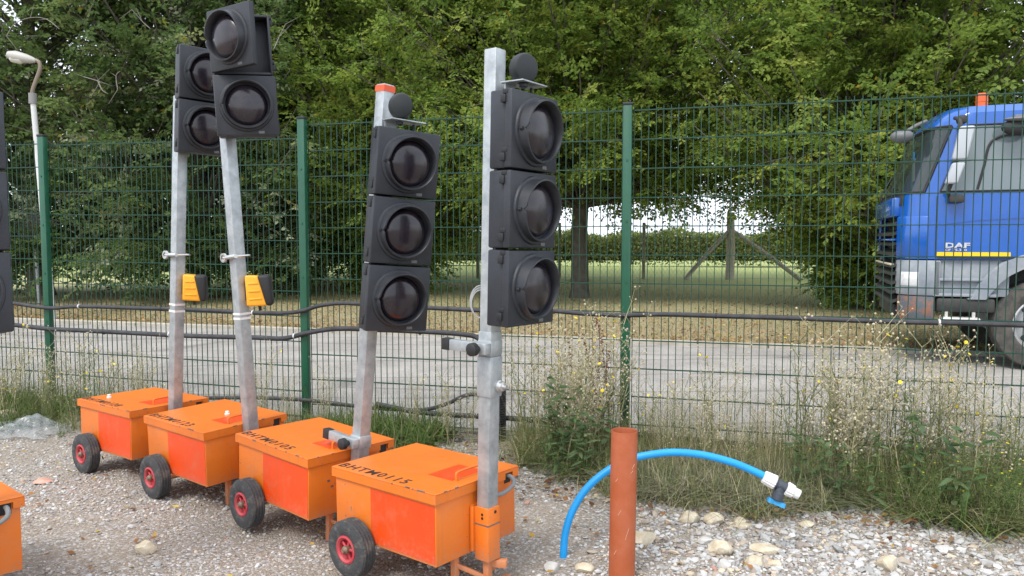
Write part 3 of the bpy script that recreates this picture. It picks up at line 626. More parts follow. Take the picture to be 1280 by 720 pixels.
# ------------------------------------------------------------------ portable traffic signals
A_, B_, ZL, ZB, WR, WS = .642, .509, .436, .141, .122, .166
def rrect(w_, h_, r, n=4):
    return [(cx_+r*math.cos(a0+math.pi/2*i/n), cy_+r*math.sin(a0+math.pi/2*i/n)) for cx_, cy_, a0 in ((w_/2-r, h_/2-r, 0), (-w_/2+r, h_/2-r, math.pi/2), (-w_/2+r, -h_/2+r, math.pi), (w_/2-r, -h_/2+r, 1.5*math.pi)) for i in range(n+1)]
def signal_module(parent, Mh, h, W, opened=None, D=.115, idx=0):
    """one lamp unit; local: x right, y into the head, z up; origin front centre bottom"""
    cz = h/2
    m_ = MB(); m_.box((-W/2+.012, .036, .003), (W/2-.012, D, h-.003), .008)
    if opened is not None:     # hollow housing shown: rim around a dark cavity
        m_ = MB(); t_ = .012; x0, x1, z0, z1 = -W/2+.008, W/2-.008, .004, h-.004
        m_.box((x0, D-.01, z0), (x1, D, z1), .004)
        m_.box((x0, .02, z0), (x0+t_, D-.01, z1), .003); m_.box((x1-t_, .02, z0), (x1, D-.01, z1), .003)
        m_.box((x0+t_, .02, z0), (x1-t_, D-.01, z0+t_), .003); m_.box((x0+t_, .02, z1-t_), (x1-t_, D-.01, z1), .003)
    mod = m_.build('signal_module', headm, parent, Mh)
    for sx in (-1, 1):                         # latches and hinge knuckles
        for zz in (.03, h-.055):
            m2 = MB(); m2.box((sx*(W/2-.004)-.010, .028, zz), (sx*(W/2-.004)+.010, .052, zz+.030), .003)
            m2.box((sx*(W/2-.004)-.006, .02, zz+.032), (sx*(W/2-.004)+.006, .045, zz+.05), .002); m2.build('latch', headm2, mod, Mh)
    if opened is not None:
        Mh = Mh@Matrix.Translation((-W/2, .03, .0))@Matrix.Rotation(-opened, 4, 'Z')@Matrix.Translation((W/2, -.01, .004))
    m_ = MB(); b = bmesh.new(); bmesh.ops.create_cube(b, size=1)
    for v in b.verts:
        v.co = Vector((v.co.x*W, 0.0 if v.co.y < 0 else .034, .004 if v.co.z < 0 else h-.004))
    bmesh.ops.bevel(b, geom=list(b.edges), offset=.007, segments=2, profile=.5, affect='EDGES'); m_.bm(b, True)
    ro = .119
    Mz = Matrix.Translation((0, 0, cz))@Matrix.Rotation(R(90), 4, 'X')      # local z -> -y (outward)
    m_.lathe([(ro+.016, -.001), (ro+.013, .008), (ro+.004, .012), (.09, .012)], Mz, 48)   # raised collar
    door = m_.build('module_door', headm, mod, Mh)
    # visor: short tube, longer at the top
    n = 56; vs = []; fs = []
    for i in range(n):
        a = 2*math.pi*i/n; up = math.sin(a); L = .050+.012*up
        if abs(math.atan2(math.sin(a-math.pi), math.cos(a-math.pi))) < .07: L -= .014
        for rr_, yy in ((ro+.004, -.008), (ro+.001, -L), (ro-.004, -L-.001), (ro-.008, -L+.004), (ro-.010, -.012)):
            vs.append((rr_*math.cos(a), yy, cz+rr_*math.sin(a)))
    for i in range(n):
        j = (i+1) % n
        for k_ in range(4): fs.append([i*5+k_, j*5+k_, j*5+k_+1, i*5+k_+1])
    m_ = MB(); m_.add(vs, fs, True); vz = m_.build('visor', visorm, mod, Mh, angle=50)
    # small side screw boss on the visor
    m_ = MB(); m_.tube([(-ro-.004, -.018, cz-.0), (-ro-.004, -.030, cz)], .007, 8); m_.build('visor_clip', headm2, mod, Mh)
    prof = [(.104, .006), (.103, .014)]+[(.100*math.cos(a), .014+.034*math.sin(a)) for a in [R(x) for x in (8, 20, 32, 45, 58, 70, 80, 88)]]
    m_ = MB(); m_.lathe(prof, Mz, 48); m_.build('lens', lensm, mod, Mh, angle=60)
    m_ = MB(); m_.box((.048, -.003, .012), (.078, .002, .026), .002); m_.build('rating_plate', mat('rating_plate', (.13, .13, .13), .5), mod, Mh)
    return mod
def wheel(parent, y, side):
    M = Matrix.Translation((-A_/2+WS, y, WR))@Matrix.Rotation(R(90)*(1 if side < 0 else -1), 4, 'X')
    r = WR; wd = .038
    prof = [(.058, -wd*.8), (.075, -wd), (r-.022, -wd), (r-.007, -wd*.82)]
    for gx in (-.6, -.2, .2, .6):
        prof += [(r-.001, gx*wd-.0055), (r, gx*wd+.0055-.003), (r-.0045, gx*wd+.006), (r-.0045, gx*wd+.008)]
    prof += [(r-.007, wd*.82), (r-.022, wd), (.075, wd), (.058, wd*.8), (.052, 0)]
    m_ = MB(); m_.lathe(prof, M, 44, close=True); wh = m_.build('wheel', tyrem, parent, angle=40)
    m_ = MB(); m_.lathe([(.018, wd*.2), (.040, wd*.25), (.044, wd*.78), (.052, wd*.98), (.060, wd*.90), (.060, -wd*.9), (.018, -wd*.9)], M, 32, close=True)
    for i in range(5):
        a = 2*math.pi*i/5; m_.tube([M@Vector((.016*math.cos(a), .016*math.sin(a), wd*.55)), M@Vector((.046*math.cos(a), .046*math.sin(a), wd*.45))], .0065, 6)
    m_.build('rim', rimm, wh)
    m_ = MB(); m_.lathe([(0, wd*1.28), (.009, wd*1.28), (.011, wd*1.1), (.017, wd*.95), (.017, 0)], M, 16); m_.build('hub_nut', rusty, wh)
    return wh
ormats = {}
def make_signal(loc, rot, label, number, mast_top, nmod, yaw, headpos, h=.302, W=.31, dx=.05, opened=False, sensor=False, sleeve=None, lock=None, detector=None, ring=None, seed=0, mast_base_z=.30, bands=(), tape=False, knobpos=None, text_wear=False):
    root = empty('portable_traffic_signal', loc, rot); tag(root, label, 'traffic signal', 'portable traffic signals on orange carts')
    om = orange_mat('orange_paint', OR, seed, 1); omr = orange_mat('orange_red_paint', RED, seed+3, .6)
    Mr = Matrix.Translation(loc)@Euler(rot).to_matrix().to_4x4(); Mi = Mr.inverted()
    o = .012
    m_ = MB(); m_.box((-A_/2+o, -B_/2+o, ZB), (A_/2-o, B_/2-o, ZL-.006), .004); m_.build('battery_box', om, root)
    # lid: plate and folded lips, the right lip notched for the cable
    lh = .042
    m_ = MB(); m_.box((-A_/2, -B_/2, ZL-.004), (A_/2, B_/2, ZL), .0018, seg=1)
    m_.box((-A_/2, -B_/2, ZL-lh), (A_/2, -B_/2+.003, ZL-.0045)); m_.box((-A_/2, B_/2-.003, ZL-lh), (A_/2, B_/2, ZL-.0045)); m_.box((-A_/2, -B_/2+.0035, ZL-lh), (-A_/2+.003, B_/2-.0035, ZL-.0045))
    n0, n1 = B_/2-.088, B_/2-.040
    m_.box((A_/2-.003, -B_/2+.0035, ZL-lh), (A_/2, n0, ZL-.0045)); m_.box((A_/2-.003, n1, ZL-lh), (A_/2, B_/2-.0035, ZL-.0045)); m_.box((A_/2-.003, n0, ZL-.016), (A_/2, n1, ZL-.0045))
    lid = m_.build('lid', om, root)
    if seed != 7:
        m_ = MB(); m_.tube(smoothpath([(A_/2-.060, -.075, ZL-.002), (A_/2-.060, -.075, ZL+.024), (A_/2-.060, -.066, ZL+.034), (A_/2-.060, .0, ZL+.036), (A_/2-.060, .090, ZL+.034), (A_/2-.060, .099, ZL+.024), (A_/2-.060, .099, ZL-.002)], 3), .0055, 8); m_.build('lid_handle', om, lid)
    m_ = MB(); m_.box((A_/2-.215, -.085, ZL), (A_/2-.075, .105, ZL+.0015)); m_.build('reflective_patch', omr, lid)
    m_ = MB(); m_.box((-.075, -B_/2+o-.002, ZB+.012), (A_/2-o-.006, -B_/2+o+.001, ZL-lh-.012)); m_.build('reflective_panel', omr, root)
    # scuffs along the lid edge
    rs = random.Random(seed+20)
    for i in range(6):
        x = rs.uniform(-A_/2+.03, A_/2-.01)*.6+A_*.2*rs.random(); l = rs.choice((.006, .010, .02, .035))*rs.uniform(.5, 1.3); m_ = MB()
        m_.box((x, -B_/2-.0008, ZL-.002-rs.uniform(.001, .004)), (min(x+l, A_/2-.002), -B_/2+rs.uniform(.001, .004), ZL+.0007)); m_.build('paint_scuff', scuffm, lid)
    for i in range(3):
        y = rs.uniform(-B_/2+.01, B_/2-.12); m_ = MB(); m_.box((A_/2-rs.uniform(.002, .005), y, ZL-.004), (A_/2+.0008, y+rs.uniform(.006, .02), ZL+.0007)); m_.build('paint_scuff', scuffm, lid)
    if number:
        Mt = Matrix.Translation((-A_/2+.012, -B_/2+.022, ZL+.0008))@Matrix.Diagonal((1.12, 1, 1, 1))
        text_mesh(number, .072, 'stencil_number', stencil, lid, Mt, .0006, .0006)
    if knobpos:
        m_ = MB(); kx, ky, kh = knobpos; m_.lathe([(0, 0), (.014, 0), (.015, .006), (.009, .012), (.008, kh*.8), (.011, kh*.85), (.009, kh), (0, kh+.002)], Matrix.Translation((kx, ky, ZL)), 14); m_.build('lid_stud', whitep, lid)
    # cable slot and loop
    m_ = MB(); m_.box((A_/2-o-.001, n0+.004, ZL-.062), (A_/2-o+.002, n1-.004, ZL-.016)); m_.build('cable_slot', headm2, root)
    if seed in (4, 5):
        yc = (n0+n1)/2; m_ = MB(); m_.tube(smoothpath([(A_/2-.03, yc, ZL-.03), (A_/2+.012, yc, ZL-.034), (A_/2+.03, yc-.005, ZL-.055), (A_/2+.025, yc-.03, ZL-.075), (A_/2+.022, yc-.07, ZL-.085), (A_/2+.015, yc-.12, ZL-.082), (A_/2+.012, yc-.16, ZL-.06)], 5), .0095, 10); m_.build('cable_loop', greyrub, root)
    if seed == 3:
        m_ = MB()
        for zz, yy in ((.30, -.14), (.27, -.12), (.275, -.09)): m_.box((A_/2-o, yy, zz), (A_/2-o+.0012, yy+.014, zz+.010))
        m_.build('paint_chip', scuffm, root)
    wheel(root, -B_/2+.012-.043, -1); wheel(root, B_/2-.012+.043, 1)
    m_ = MB(); m_.tube([(-A_/2+WS, -B_/2-.02, WR), (-A_/2+WS, B_/2+.02, WR)], .009, 8)
    m_.box((-A_/2+WS-.012, -B_/2+.05, WR), (-A_/2+WS+.012, -B_/2+.06, ZB+.002)); m_.box((-A_/2+WS-.012, B_/2-.06, WR), (-A_/2+WS+.012, B_/2-.05, ZB+.002)); m_.build('axle', rusty, root)
    # socket on the end face and the prop stand beneath
    sx = A_/2+.040
    m_ = MB(); m_.sq((sx, 0, .115), (sx, 0, .335), (1, 0, 0), .074, .004); m_.box((A_/2-.012, -.045, .15), (A_/2-.006, .047, .34), .002); m_.box((A_/2-.008, -.052, .15), (A_/2+.006, -.036, .335), .002)
    so = m_.build('mast_socket', om, root)
    m_ = MB()
    for zz, ax_ in ((.315, 0), (.30, 1), (.285, 1)):
        if ax_ == 0: m_.lathe([(0, 0), (.007, 0), (.007, .002), (0, .002)], Matrix.Translation((sx+.0365, .008, zz))@Matrix.Rotation(R(90), 4, 'Y'), 12)
        else: m_.lathe([(0, 0), (.006, 0), (.006, .002), (0, .002)], Matrix.Translation((sx+.006, -.0365, zz+.008))@Matrix.Rotation(R(90), 4, 'X'), 12)
    m_.build('pin_hole', headm2, so)
    m_ = MB(); m_.box((sx-.0378, -.0378, .262), (sx+.0378, .0378, .268)); m_.build('bare_band', scuffm, so)
    m_ = MB(); m_.sq((A_/2-.05, -.10, 0.0), (A_/2-.05, -.10, ZB+.01), (1, 0, 0), .026, .002); m_.sq((A_/2-.05, .13, 0.0), (A_/2-.05, .13, ZB+.01), (1, 0, 0), .026, .002)
    m_.sq((sx, 0.0, .02), (sx, .0, .12), (1, 0, 0), .028, .002)
    m_.sq((A_/2-.05, -.10, .10), (sx, .0, .03), (0, 0, 1), .018, .002); m_.sq((A_/2-.05, .13, .10), (sx, .0, .03), (0, 0, 1), .018, .002)
    m_.sq((sx-.02, .005, .095), (sx+.065, .045, .095), (0, 0, 1), .030, .002); m_.sq((sx+.0, -.12, .012), (sx+.03, .10, .012), (0, 0, 1), .024, .002)
    m_.build('prop_stand', om, root)
    # mast
    bw = Mr@Vector((sx, 0, mast_base_z)); top = Vector(mast_top); ud = (top-bw).normalized(); fx = (Mr.to_3x3()@Vector((1, 0, 0)))
    m_ = MB(); m_.sq(Mi@bw, Mi@top, Mi.to_3x3()@fx, .062, .005); mast = m_.build('mast', galv, root)
    def onmast(z): k_ = (z-bw.z)/(top.z-bw.z); return bw.lerp(top, k_)
    side = fx-ud*fx.dot(ud); side.normalize(); other = ud.cross(side)      # other ~ cart +y
    M3 = Matrix((side.to_4d(), other.to_4d(), ud.to_4d(), (0, 0, 0, 1))).transposed()
    for k_ in range(3): M3[3][k_] = 0
    def mframe(z): M_ = M3.copy(); M_.translation = onmast(z); return Mi@M_
    if sleeve:
        m_ = MB(); z0, z1 = sleeve; m_.box((-.037, -.037, 0), (.037, .037, z1-z0), .005); m_.box((-.034, -.034, z1-z0), (.034, .034, z1-z0+.10), .004); m_.build('mast_sleeve', galv, mast, mframe(z0))
        m_ = MB(); m_.lathe([(0, .045), (.009, .045), (.009, .028), (.019, .026), (.021, .012), (.024, .010), (.024, 0), (0, 0)], mframe(z0+.045)@Matrix.Translation((.037, .012, 0))@Matrix.Rotation(R(90), 4, 'Y'), 20); m_.build('clamp_bolt', steel, mast)
    if lock:
        Mf = mframe(lock); m_ = MB(); m_.box((-.036, -.036, -.03), (.036, .036, .03), .004); m_.box((-.16, -.072, -.022), (.036, -.037, .022), .003); lk = m_.build('lock_bar', galv, mast, Mf)
        m_ = MB(); m_.box((-.205, -.074, -.024), (-.16, -.035, .024), .004); m_.build('end_cap', rubber, lk, Mf)
        m_ = MB(); m_.lathe([(0, .05), (.016, .05), (.026, .044), (.027, .022), (.018, .016), (.012, 0), (0, 0)], Mf@Matrix.Translation((.0, -.072, 0))@Matrix.Rotation(R(90), 4, 'X'), 20); m_.build('clamp_knob', rubber, lk)
    for z in bands:
        m_ = MB(); m_.box((-.0325, -.0325, 0), (.0325, .0325, .012)); m_.build('tape_band', whitep, mast, mframe(z))
    if tape:
        m_ = MB(); L = (top-bw).length; m_.box((-.0325, -.0325, -.034), (.0325, .0325, -.006)); M_ = M3.copy(); M_.translation = top; m_.build('tape_band', mat('orange_tape', (.75, .10, .03), .5), mast, Mi@M_)
    if ring:
        Mf = mframe(ring); m_ = MB(); m_.tube([(-.05, -.046, -.006), (.062, -.046, .0)], .011, 10); m_.tube(smoothpath([(-.046, -.046, 0), (-.05, -.02, 0), (-.05, .03, 0), (-.04, .045, 0), (.04, .045, 0), (.055, .03, 0), (.055, -.04, 0)], 3), .006, 6)
        m_.lathe([(.015, -.006), (.025, -.006), (.025, .006), (.015, .006)], Mf.inverted()@Mf@Matrix.Translation((-.05, -.05, -.006))@Matrix.Rotation(R(90), 4, 'X'), 16, close=True); rg = m_.build('clamp_ring', steel, mast, Mf)
        m_ = MB(); m_.tube(smoothpath([(.055, -.02, 0), (.10, -.03, .01), (.155, -.03, -.03), (.165, -.03, -.09), (.12, -.03, -.135), (.07, -.03, -.12), (.04, -.03, -.09)], 5), .0035, 6)
        m_.tube(smoothpath([(-.05, -.05, -.01), (-.075, -.05, -.06), (-.065, -.05, -.12), (-.03, -.05, -.09)], 5), .003, 6); m_.build('wire_loop', mat('cord', (.42, .42, .38), .7), rg)
    if detector:
        zb_, hh, ww = detector; Mf = mframe(zb_)
        def trap(x0, x1, xt, hh, y0, y1, mm, nm, par, bev=.01):
            b = bmesh.new(); bmesh.ops.create_cube(b, size=1)
            for v in b.verts:
                hi = v.co.z > 0; rt = v.co.x > 0
                v.co = Vector(((xt if hi else x1) if rt else x0, y0 if v.co.y < 0 else y1, (hh*(.96 if rt else 1.0)) if hi else (0 if not rt else -.003)))
            bmesh.ops.bevel(b, geom=list(b.edges), offset=bev, segments=3, profile=.5, affect='EDGES'); m_ = MB(); m_.bm(b, True); return m_.build(nm, mm, par, Mf)
        # sits on the mast's far-right face; faces along the head direction
        MfS = Mf@Matrix.Rotation(R(50), 4, 'Z'); Mf = MfS
        dt_ = trap(.036, .036+ww*.86, .036+ww*.55, hh, -.055, .05, yel, 'detector', mast)
        m_ = MB()
        for kz in (.2, .45, .7): m_.box((.05, -.0585, hh*kz), (.036+ww*(.72-.25*kz), -.052, hh*kz+.010), .002)
        m_.build('casing_rib', yel, dt_, Mf)
        b = bmesh.new(); bmesh.ops.create_cube(b, size=1)
        for v in b.verts:
            hi = v.co.z > 0; rt = v.co.x > 0
            v.co = Vector((.036+(ww*(1.05 if hi else 1.12) if rt else ww*(.5 if hi else .8)), -.058 if v.co.y < 0 else .052, hh*.98 if hi else -.004))
        bmesh.ops.bevel(b, geom=list(b.edges), offset=.016, segments=3, profile=.5, affect='EDGES'); m_ = MB(); m_.bm(b, True); m_.build('detector_front', rubber, dt_, Mf)
        m_ = MB(); m_.box((.028, -.02, hh*.2), (.038, .02, hh*.8), .002); m_.tube([(.036+ww*.5, 0, -.03), (.036+ww*.5, 0, .01)], .008, 8); m_.build('detector_bracket', rubber, dt_, Mf)
    # head
    n_ = Vector((math.sin(yaw), -math.cos(yaw), 0)); n_ = (n_-ud*n_.dot(ud)).normalized(); r_ = ud.cross(n_)*1.0
    if r_.x < 0: r_ = -r_
    MH = Matrix((r_.to_4d(), (-n_).to_4d(), ud.to_4d(), (0, 0, 0, 1))).transposed()
    for k_ in range(3): MH[3][k_] = 0
    z0 = headpos; D = .115
    hb0 = onmast(z0)+n_*(D+.045)+r_*dx; MH.translation = hb0; MHl = Mi@MH
    for i in range(nmod):
        signal_module(root, MHl@Matrix.Translation((0, 0, i*h)), h, W, opened=R(50) if (opened and i == nmod-1) else None, D=D, idx=i)
    m_ = MB(); m_.box((-.05-dx+.02, D, .03), (-dx+.05, D+.03, nmod*h-.03), .003); m_.build('head_bracket', headm2, root, MHl)
    if sensor:
        zt = nmod*h
        m_ = MB(); m_.box((-dx-.03, .0, zt+.034), (.075, .11, zt+.040), .002); m_.prism([(-dx-.02, zt+.0), (-dx+.03, zt+.0), (-dx+.05, zt+.034), (-dx-.02, zt+.034)], .09, .096, 1); br = m_.build('sensor_shelf', galv, root, MHl)
        m_ = MB(); cx_ = sensor[0]; Ms = Matrix.Translation((cx_, .03, zt+.10+sensor[2]))@Matrix.Rotation(R(sensor[1]), 4, 'Z')@Matrix.Rotation(R(90), 4, 'X')@Matrix.Diagonal((.97, 1.04, 1, 1))
        m_.lathe([(0, .030), (.042, .029), (.050, .025), (.0545, .016), (.056, .004), (.056, -.018), (.051, -.028), (.040, -.034), (0, -.034)], Ms, 32); m_.tube([(cx_, .03, zt+.01), (cx_, .03, zt+.06)], .008, 8); m_.lathe([(0, 0), (.016, 0), (.016, .012), (0, .012)], Matrix.Translation((cx_, .03, zt+.018)), 12)
        m_.tube([(cx_+.08, .05, zt-.005), (cx_+.08, .05, zt+.03)], .006, 6)
        m_.build('vehicle_sensor', mat('sensor_black', (.012, .016, .018), .55), root, MHl)
    return root
def topm(px, py, Y): return at(px, py, Y)
S4 = make_signal((-.378, 3.302, .008), (R(-.1), R(-.7), R(-39.4)), 'nearest signal, cart marked BHTM0115, three lamp head on tall bare pole', 'BHTM0115', at(619, 62, 3.07), 3, R(53), 1.094, h=.303, dx=.06, sensor=(-.045, -24, -.012), sleeve=(.80, .965), lock=1.0, seed=4)
S3 = make_signal((-1.013, 3.851, 0), (R(-.5), R(1.1), R(-41.3)), 'second nearest signal, cart marked BHTM0105, three lamp head, orange band on pole top', 'BHTM0105', at(482, 106, 3.6), 3, R(34), 1.02, h=.308, dx=.068, sensor=(-.045, -18, .0), lock=.475, seed=3, tape=True, knobpos=(.03, .06, .035))
S2 = make_signal((-1.688, 4.34, 0), (R(1.5), R(0), R(-38.4)), 'leaning signal on cart marked BHTM0123 with its top lamp door hanging open', 'BHTM0123', at(279, 100, 4.1), 2, R(21), 1.955, h=.313, W=.305, dx=.10, opened=True, detector=(1.075, .165, .12), ring=1.345, seed=2, bands=(1.005, 1.03), knobpos=(.06, .04, .02))
S1 = make_signal((-2.335, 4.806, -.006), (R(-.5), R(-.5), R(-36.2)), 'farthest signal, two lamp head on upright pole above the leftmost whole cart', 'BHTM0128', at(226, 120, 4.57), 2, R(42), 1.938, h=.304, dx=.092, detector=(1.075, .155, .12), ring=1.345, seed=1, bands=(1.0, 1.04), knobpos=(-.19, -.12, .022))
S5 = make_signal((-2.31, 2.95, 0), (0, 0, R(-40)), 'signal cut off by the left edge, only cart corner and lamp head visible', '', (-2.18, 2.93, 2.15), 3, R(40), 1.07, h=.303, dx=.05, seed=5)
# cable coil hanging behind the nearest pole
m_ = MB(); c_ = at(601, 380, 3.16)
for i in range(3):
    r0 = .048+.004*i; m_.tube([c_+Vector((r0*math.cos(a)*.8, .01*i, r0*1.2*math.sin(a)+.004*i)) for a in [2*math.pi*j/28 for j in range(29)]], .0028, 6)
o = m_.build('cable_coil', mat('cord_grey', (.38, .39, .39), .6), S4); o.matrix_parent_inverse = (Matrix.Translation(S4.location)@S4.rotation_euler.to_matrix().to_4x4()).inverted()

# ------------------------------------------------------------------ brown pipe and blue water pipe
pb = atz(777, 722, 0); pt = at(780.5, 538, pb.y+.0)
brownp = mat('terracotta_plastic', (.36, .088, .032), .5, 0, col2=(.43, .135, .07), vscale=9, coat=.0, spec=.3, ramp=(.4, .8))
ud = (pt-pb).normalized(); Mq = ud.to_track_quat('Z', 'Y').to_matrix().to_4x4(); Mq.translation = pb-ud*.12; L = (pt-pb).length+.12
m_ = MB(); m_.lathe([(.055, 0), (.055, L-.002), (.0545, L), (.0515, L), (.051, L-.002), (.051, 0)], Mq, 48, close=True)
bp_ = tag(m_.build('drain_pipe', brownp), 'terracotta brown plastic pipe standing upright in the gravel', 'pipe')
m_ = MB()
for x, y, l in ((797-4, 586, .035), (790, 592, .02), (775, 640, .03), (784, 668, .05), (770, 600, .02), (768, 690, .03)):
    c = at(x, y, pb.y-.056); dd = Vector((x*0+.008, 0, l/2)); 
    ctr = pb+ud*((c.z-pb.z)/ud.z); v = (c-ctr); v.z = 0; v = v.normalized()*.0553; m_.tube([ctr+v-dd, ctr+v+dd], .0009, 4)
m_.build('scratch_marks', mat('scratch', (.62, .38, .28), .7), bp_)
bluem = mat('blue_pipe', (.010, .30, .72), .38, 0, var=.06, vscale=10)
Yh = 3.44
hp = [Vector((*atz(704, 703, -.03)[:2], -.04))]+[at(x, y, Y_) for x, y, Y_ in ((704.5, 690, 3.40), (707, 665, 3.41), (716, 638, 3.42), (733, 611, 3.43), (757, 590, 3.44), (785, 575, 3.45), (815, 568, 3.45), (845, 565.5, 3.45), (880, 569, 3.44), (915, 578, 3.42), (940, 588, 3.41), (957, 596, 3.40))]
m_ = MB(); m_.tube(smoothpath(hp, 6), .0170, 16); wp = tag(m_.build('water_pipe', bluem), 'bright blue water pipe arching out of the ground to a capped tap fitting', 'pipe')
fd = (at(1000, 618, 3.36)-at(955, 595, 3.40)).normalized(); f0 = at(953, 595, 3.40)
Mf = fd.to_track_quat('Z', 'Y').to_matrix().to_4x4(); Mf.translation = f0
def ribbed(z0, z1, r0, r1, n=14):
    m_ = MB(); nn = n*4; vs = []; fs = []; prof = [(z0, r0*.8), (z0+.003, r0), (z1-.003, r1), (z1, r1*.9)]
    for z, r in prof:
        for k_ in range(nn): vs.append((( r*(1.06 if (k_ % 4) < 2 else .97))*math.cos(2*math.pi*k_/nn), (r*(1.06 if (k_ % 4) < 2 else .97))*math.sin(2*math.pi*k_/nn), z))
    for i in range(3):
        for k_ in range(nn): fs.append([i*nn+k_, i*nn+(k_+1) % nn, (i+1)*nn+(k_+1) % nn, (i+1)*nn+k_])
    fs.append(list(range(nn))[::-1]); fs.append([3*nn+k_ for k_ in range(nn)]); return m_.add(vs, fs)
ribbed(.004, .062, .027, .031).build('compression_nut', whitep, wp, Mf)
m_ = MB(); m_.lathe([(0, .056), (.026, .056), (.028, .066), (.023, .07), (.023, .115), (0, .115)], Mf, 24)
dn = Vector((-.30, -.1, -1)).normalized(); tb = f0+fd*.088
m_.tube([tb, tb+dn*.03, tb+dn*.035, tb+dn*.065, tb+dn*.07], [.021, .022, .027, .026, .017], 18); m_.build('valve_body', mat('valve_grey', (.045, .055, .07), .45, var=.2, vscale=60), wp)
ribbed(.112, .148, .030, .027).build('compression_nut', whitep, wp, Mf)
m_ = MB(); m_.lathe([(.0225, .146), (.0225, .172), (.0215, .174), (.017, .174), (.016, .15)], Mf, 24, close=True); m_.build('outlet_collar', whitep, wp)
hc = tb+dn*.078; hx = Vector((.93, -.15, -.35)).normalized(); m_ = MB()
M_ = Matrix((hx.to_4d(), (dn.cross(hx)).to_4d(), dn.to_4d(), (0, 0, 0, 1))).transposed()
for k_ in range(3): M_[3][k_] = 0
M_.translation = hc
m_.prism([(-.038, -.016), (-.030, -.018), (-.010, -.009), (.010, -.009), (.030, -.018), (.038, -.016), (.038, .016), (.030, .018), (.010, .009), (-.010, .009), (-.030, .018), (-.038, .016)], -.009, .011, 2, M_)
m_.build('tap_handle', mat('blue_handle', (.03, .30, .62), .45), wp)

# ------------------------------------------------------------------ clear polythene sheet
r = np.random.default_rng(77); nu, nv = 46, 30; c0 = atz(22, 542, 0); Vv = []
for j in range(nv+1):
    for i in range(nu+1):
        u = i/nu; v = j/nv; x = -.42+.74*u; y = -.18+.42*v
        bell = math.exp(-((x-.02)/.22)**2-((y-.06)/.16)**2); z = .008+.085*bell*(.7+.3*math.sin(x*16+y*9))+.016*abs(math.sin(x*31+3*math.sin(y*17)))+.018*abs(math.sin(y*37+2*math.sin(x*13)))
        edge = min(u, 1-u, v, 1-v); z *= min(1, .25+edge*6)
        Vv.append((c0.x+x+.03*math.sin(y*21), c0.y+y+.03*math.sin(x*17), z+.005))
fs = np.array([[j*(nu+1)+i, j*(nu+1)+i+1, (j+1)*(nu+1)+i+1, (j+1)*(nu+1)+i] for j in range(nv) for i in range(nu)])
pm = mat('clear_polythene', (.40, .43, .44), .2, 0, alpha=.34, spec=.8)
tag(np_mesh('plastic_sheet', np.array(Vv), fs, pm), 'crumpled clear polythene sheet lying by the weeds at far left', 'plastic sheet')

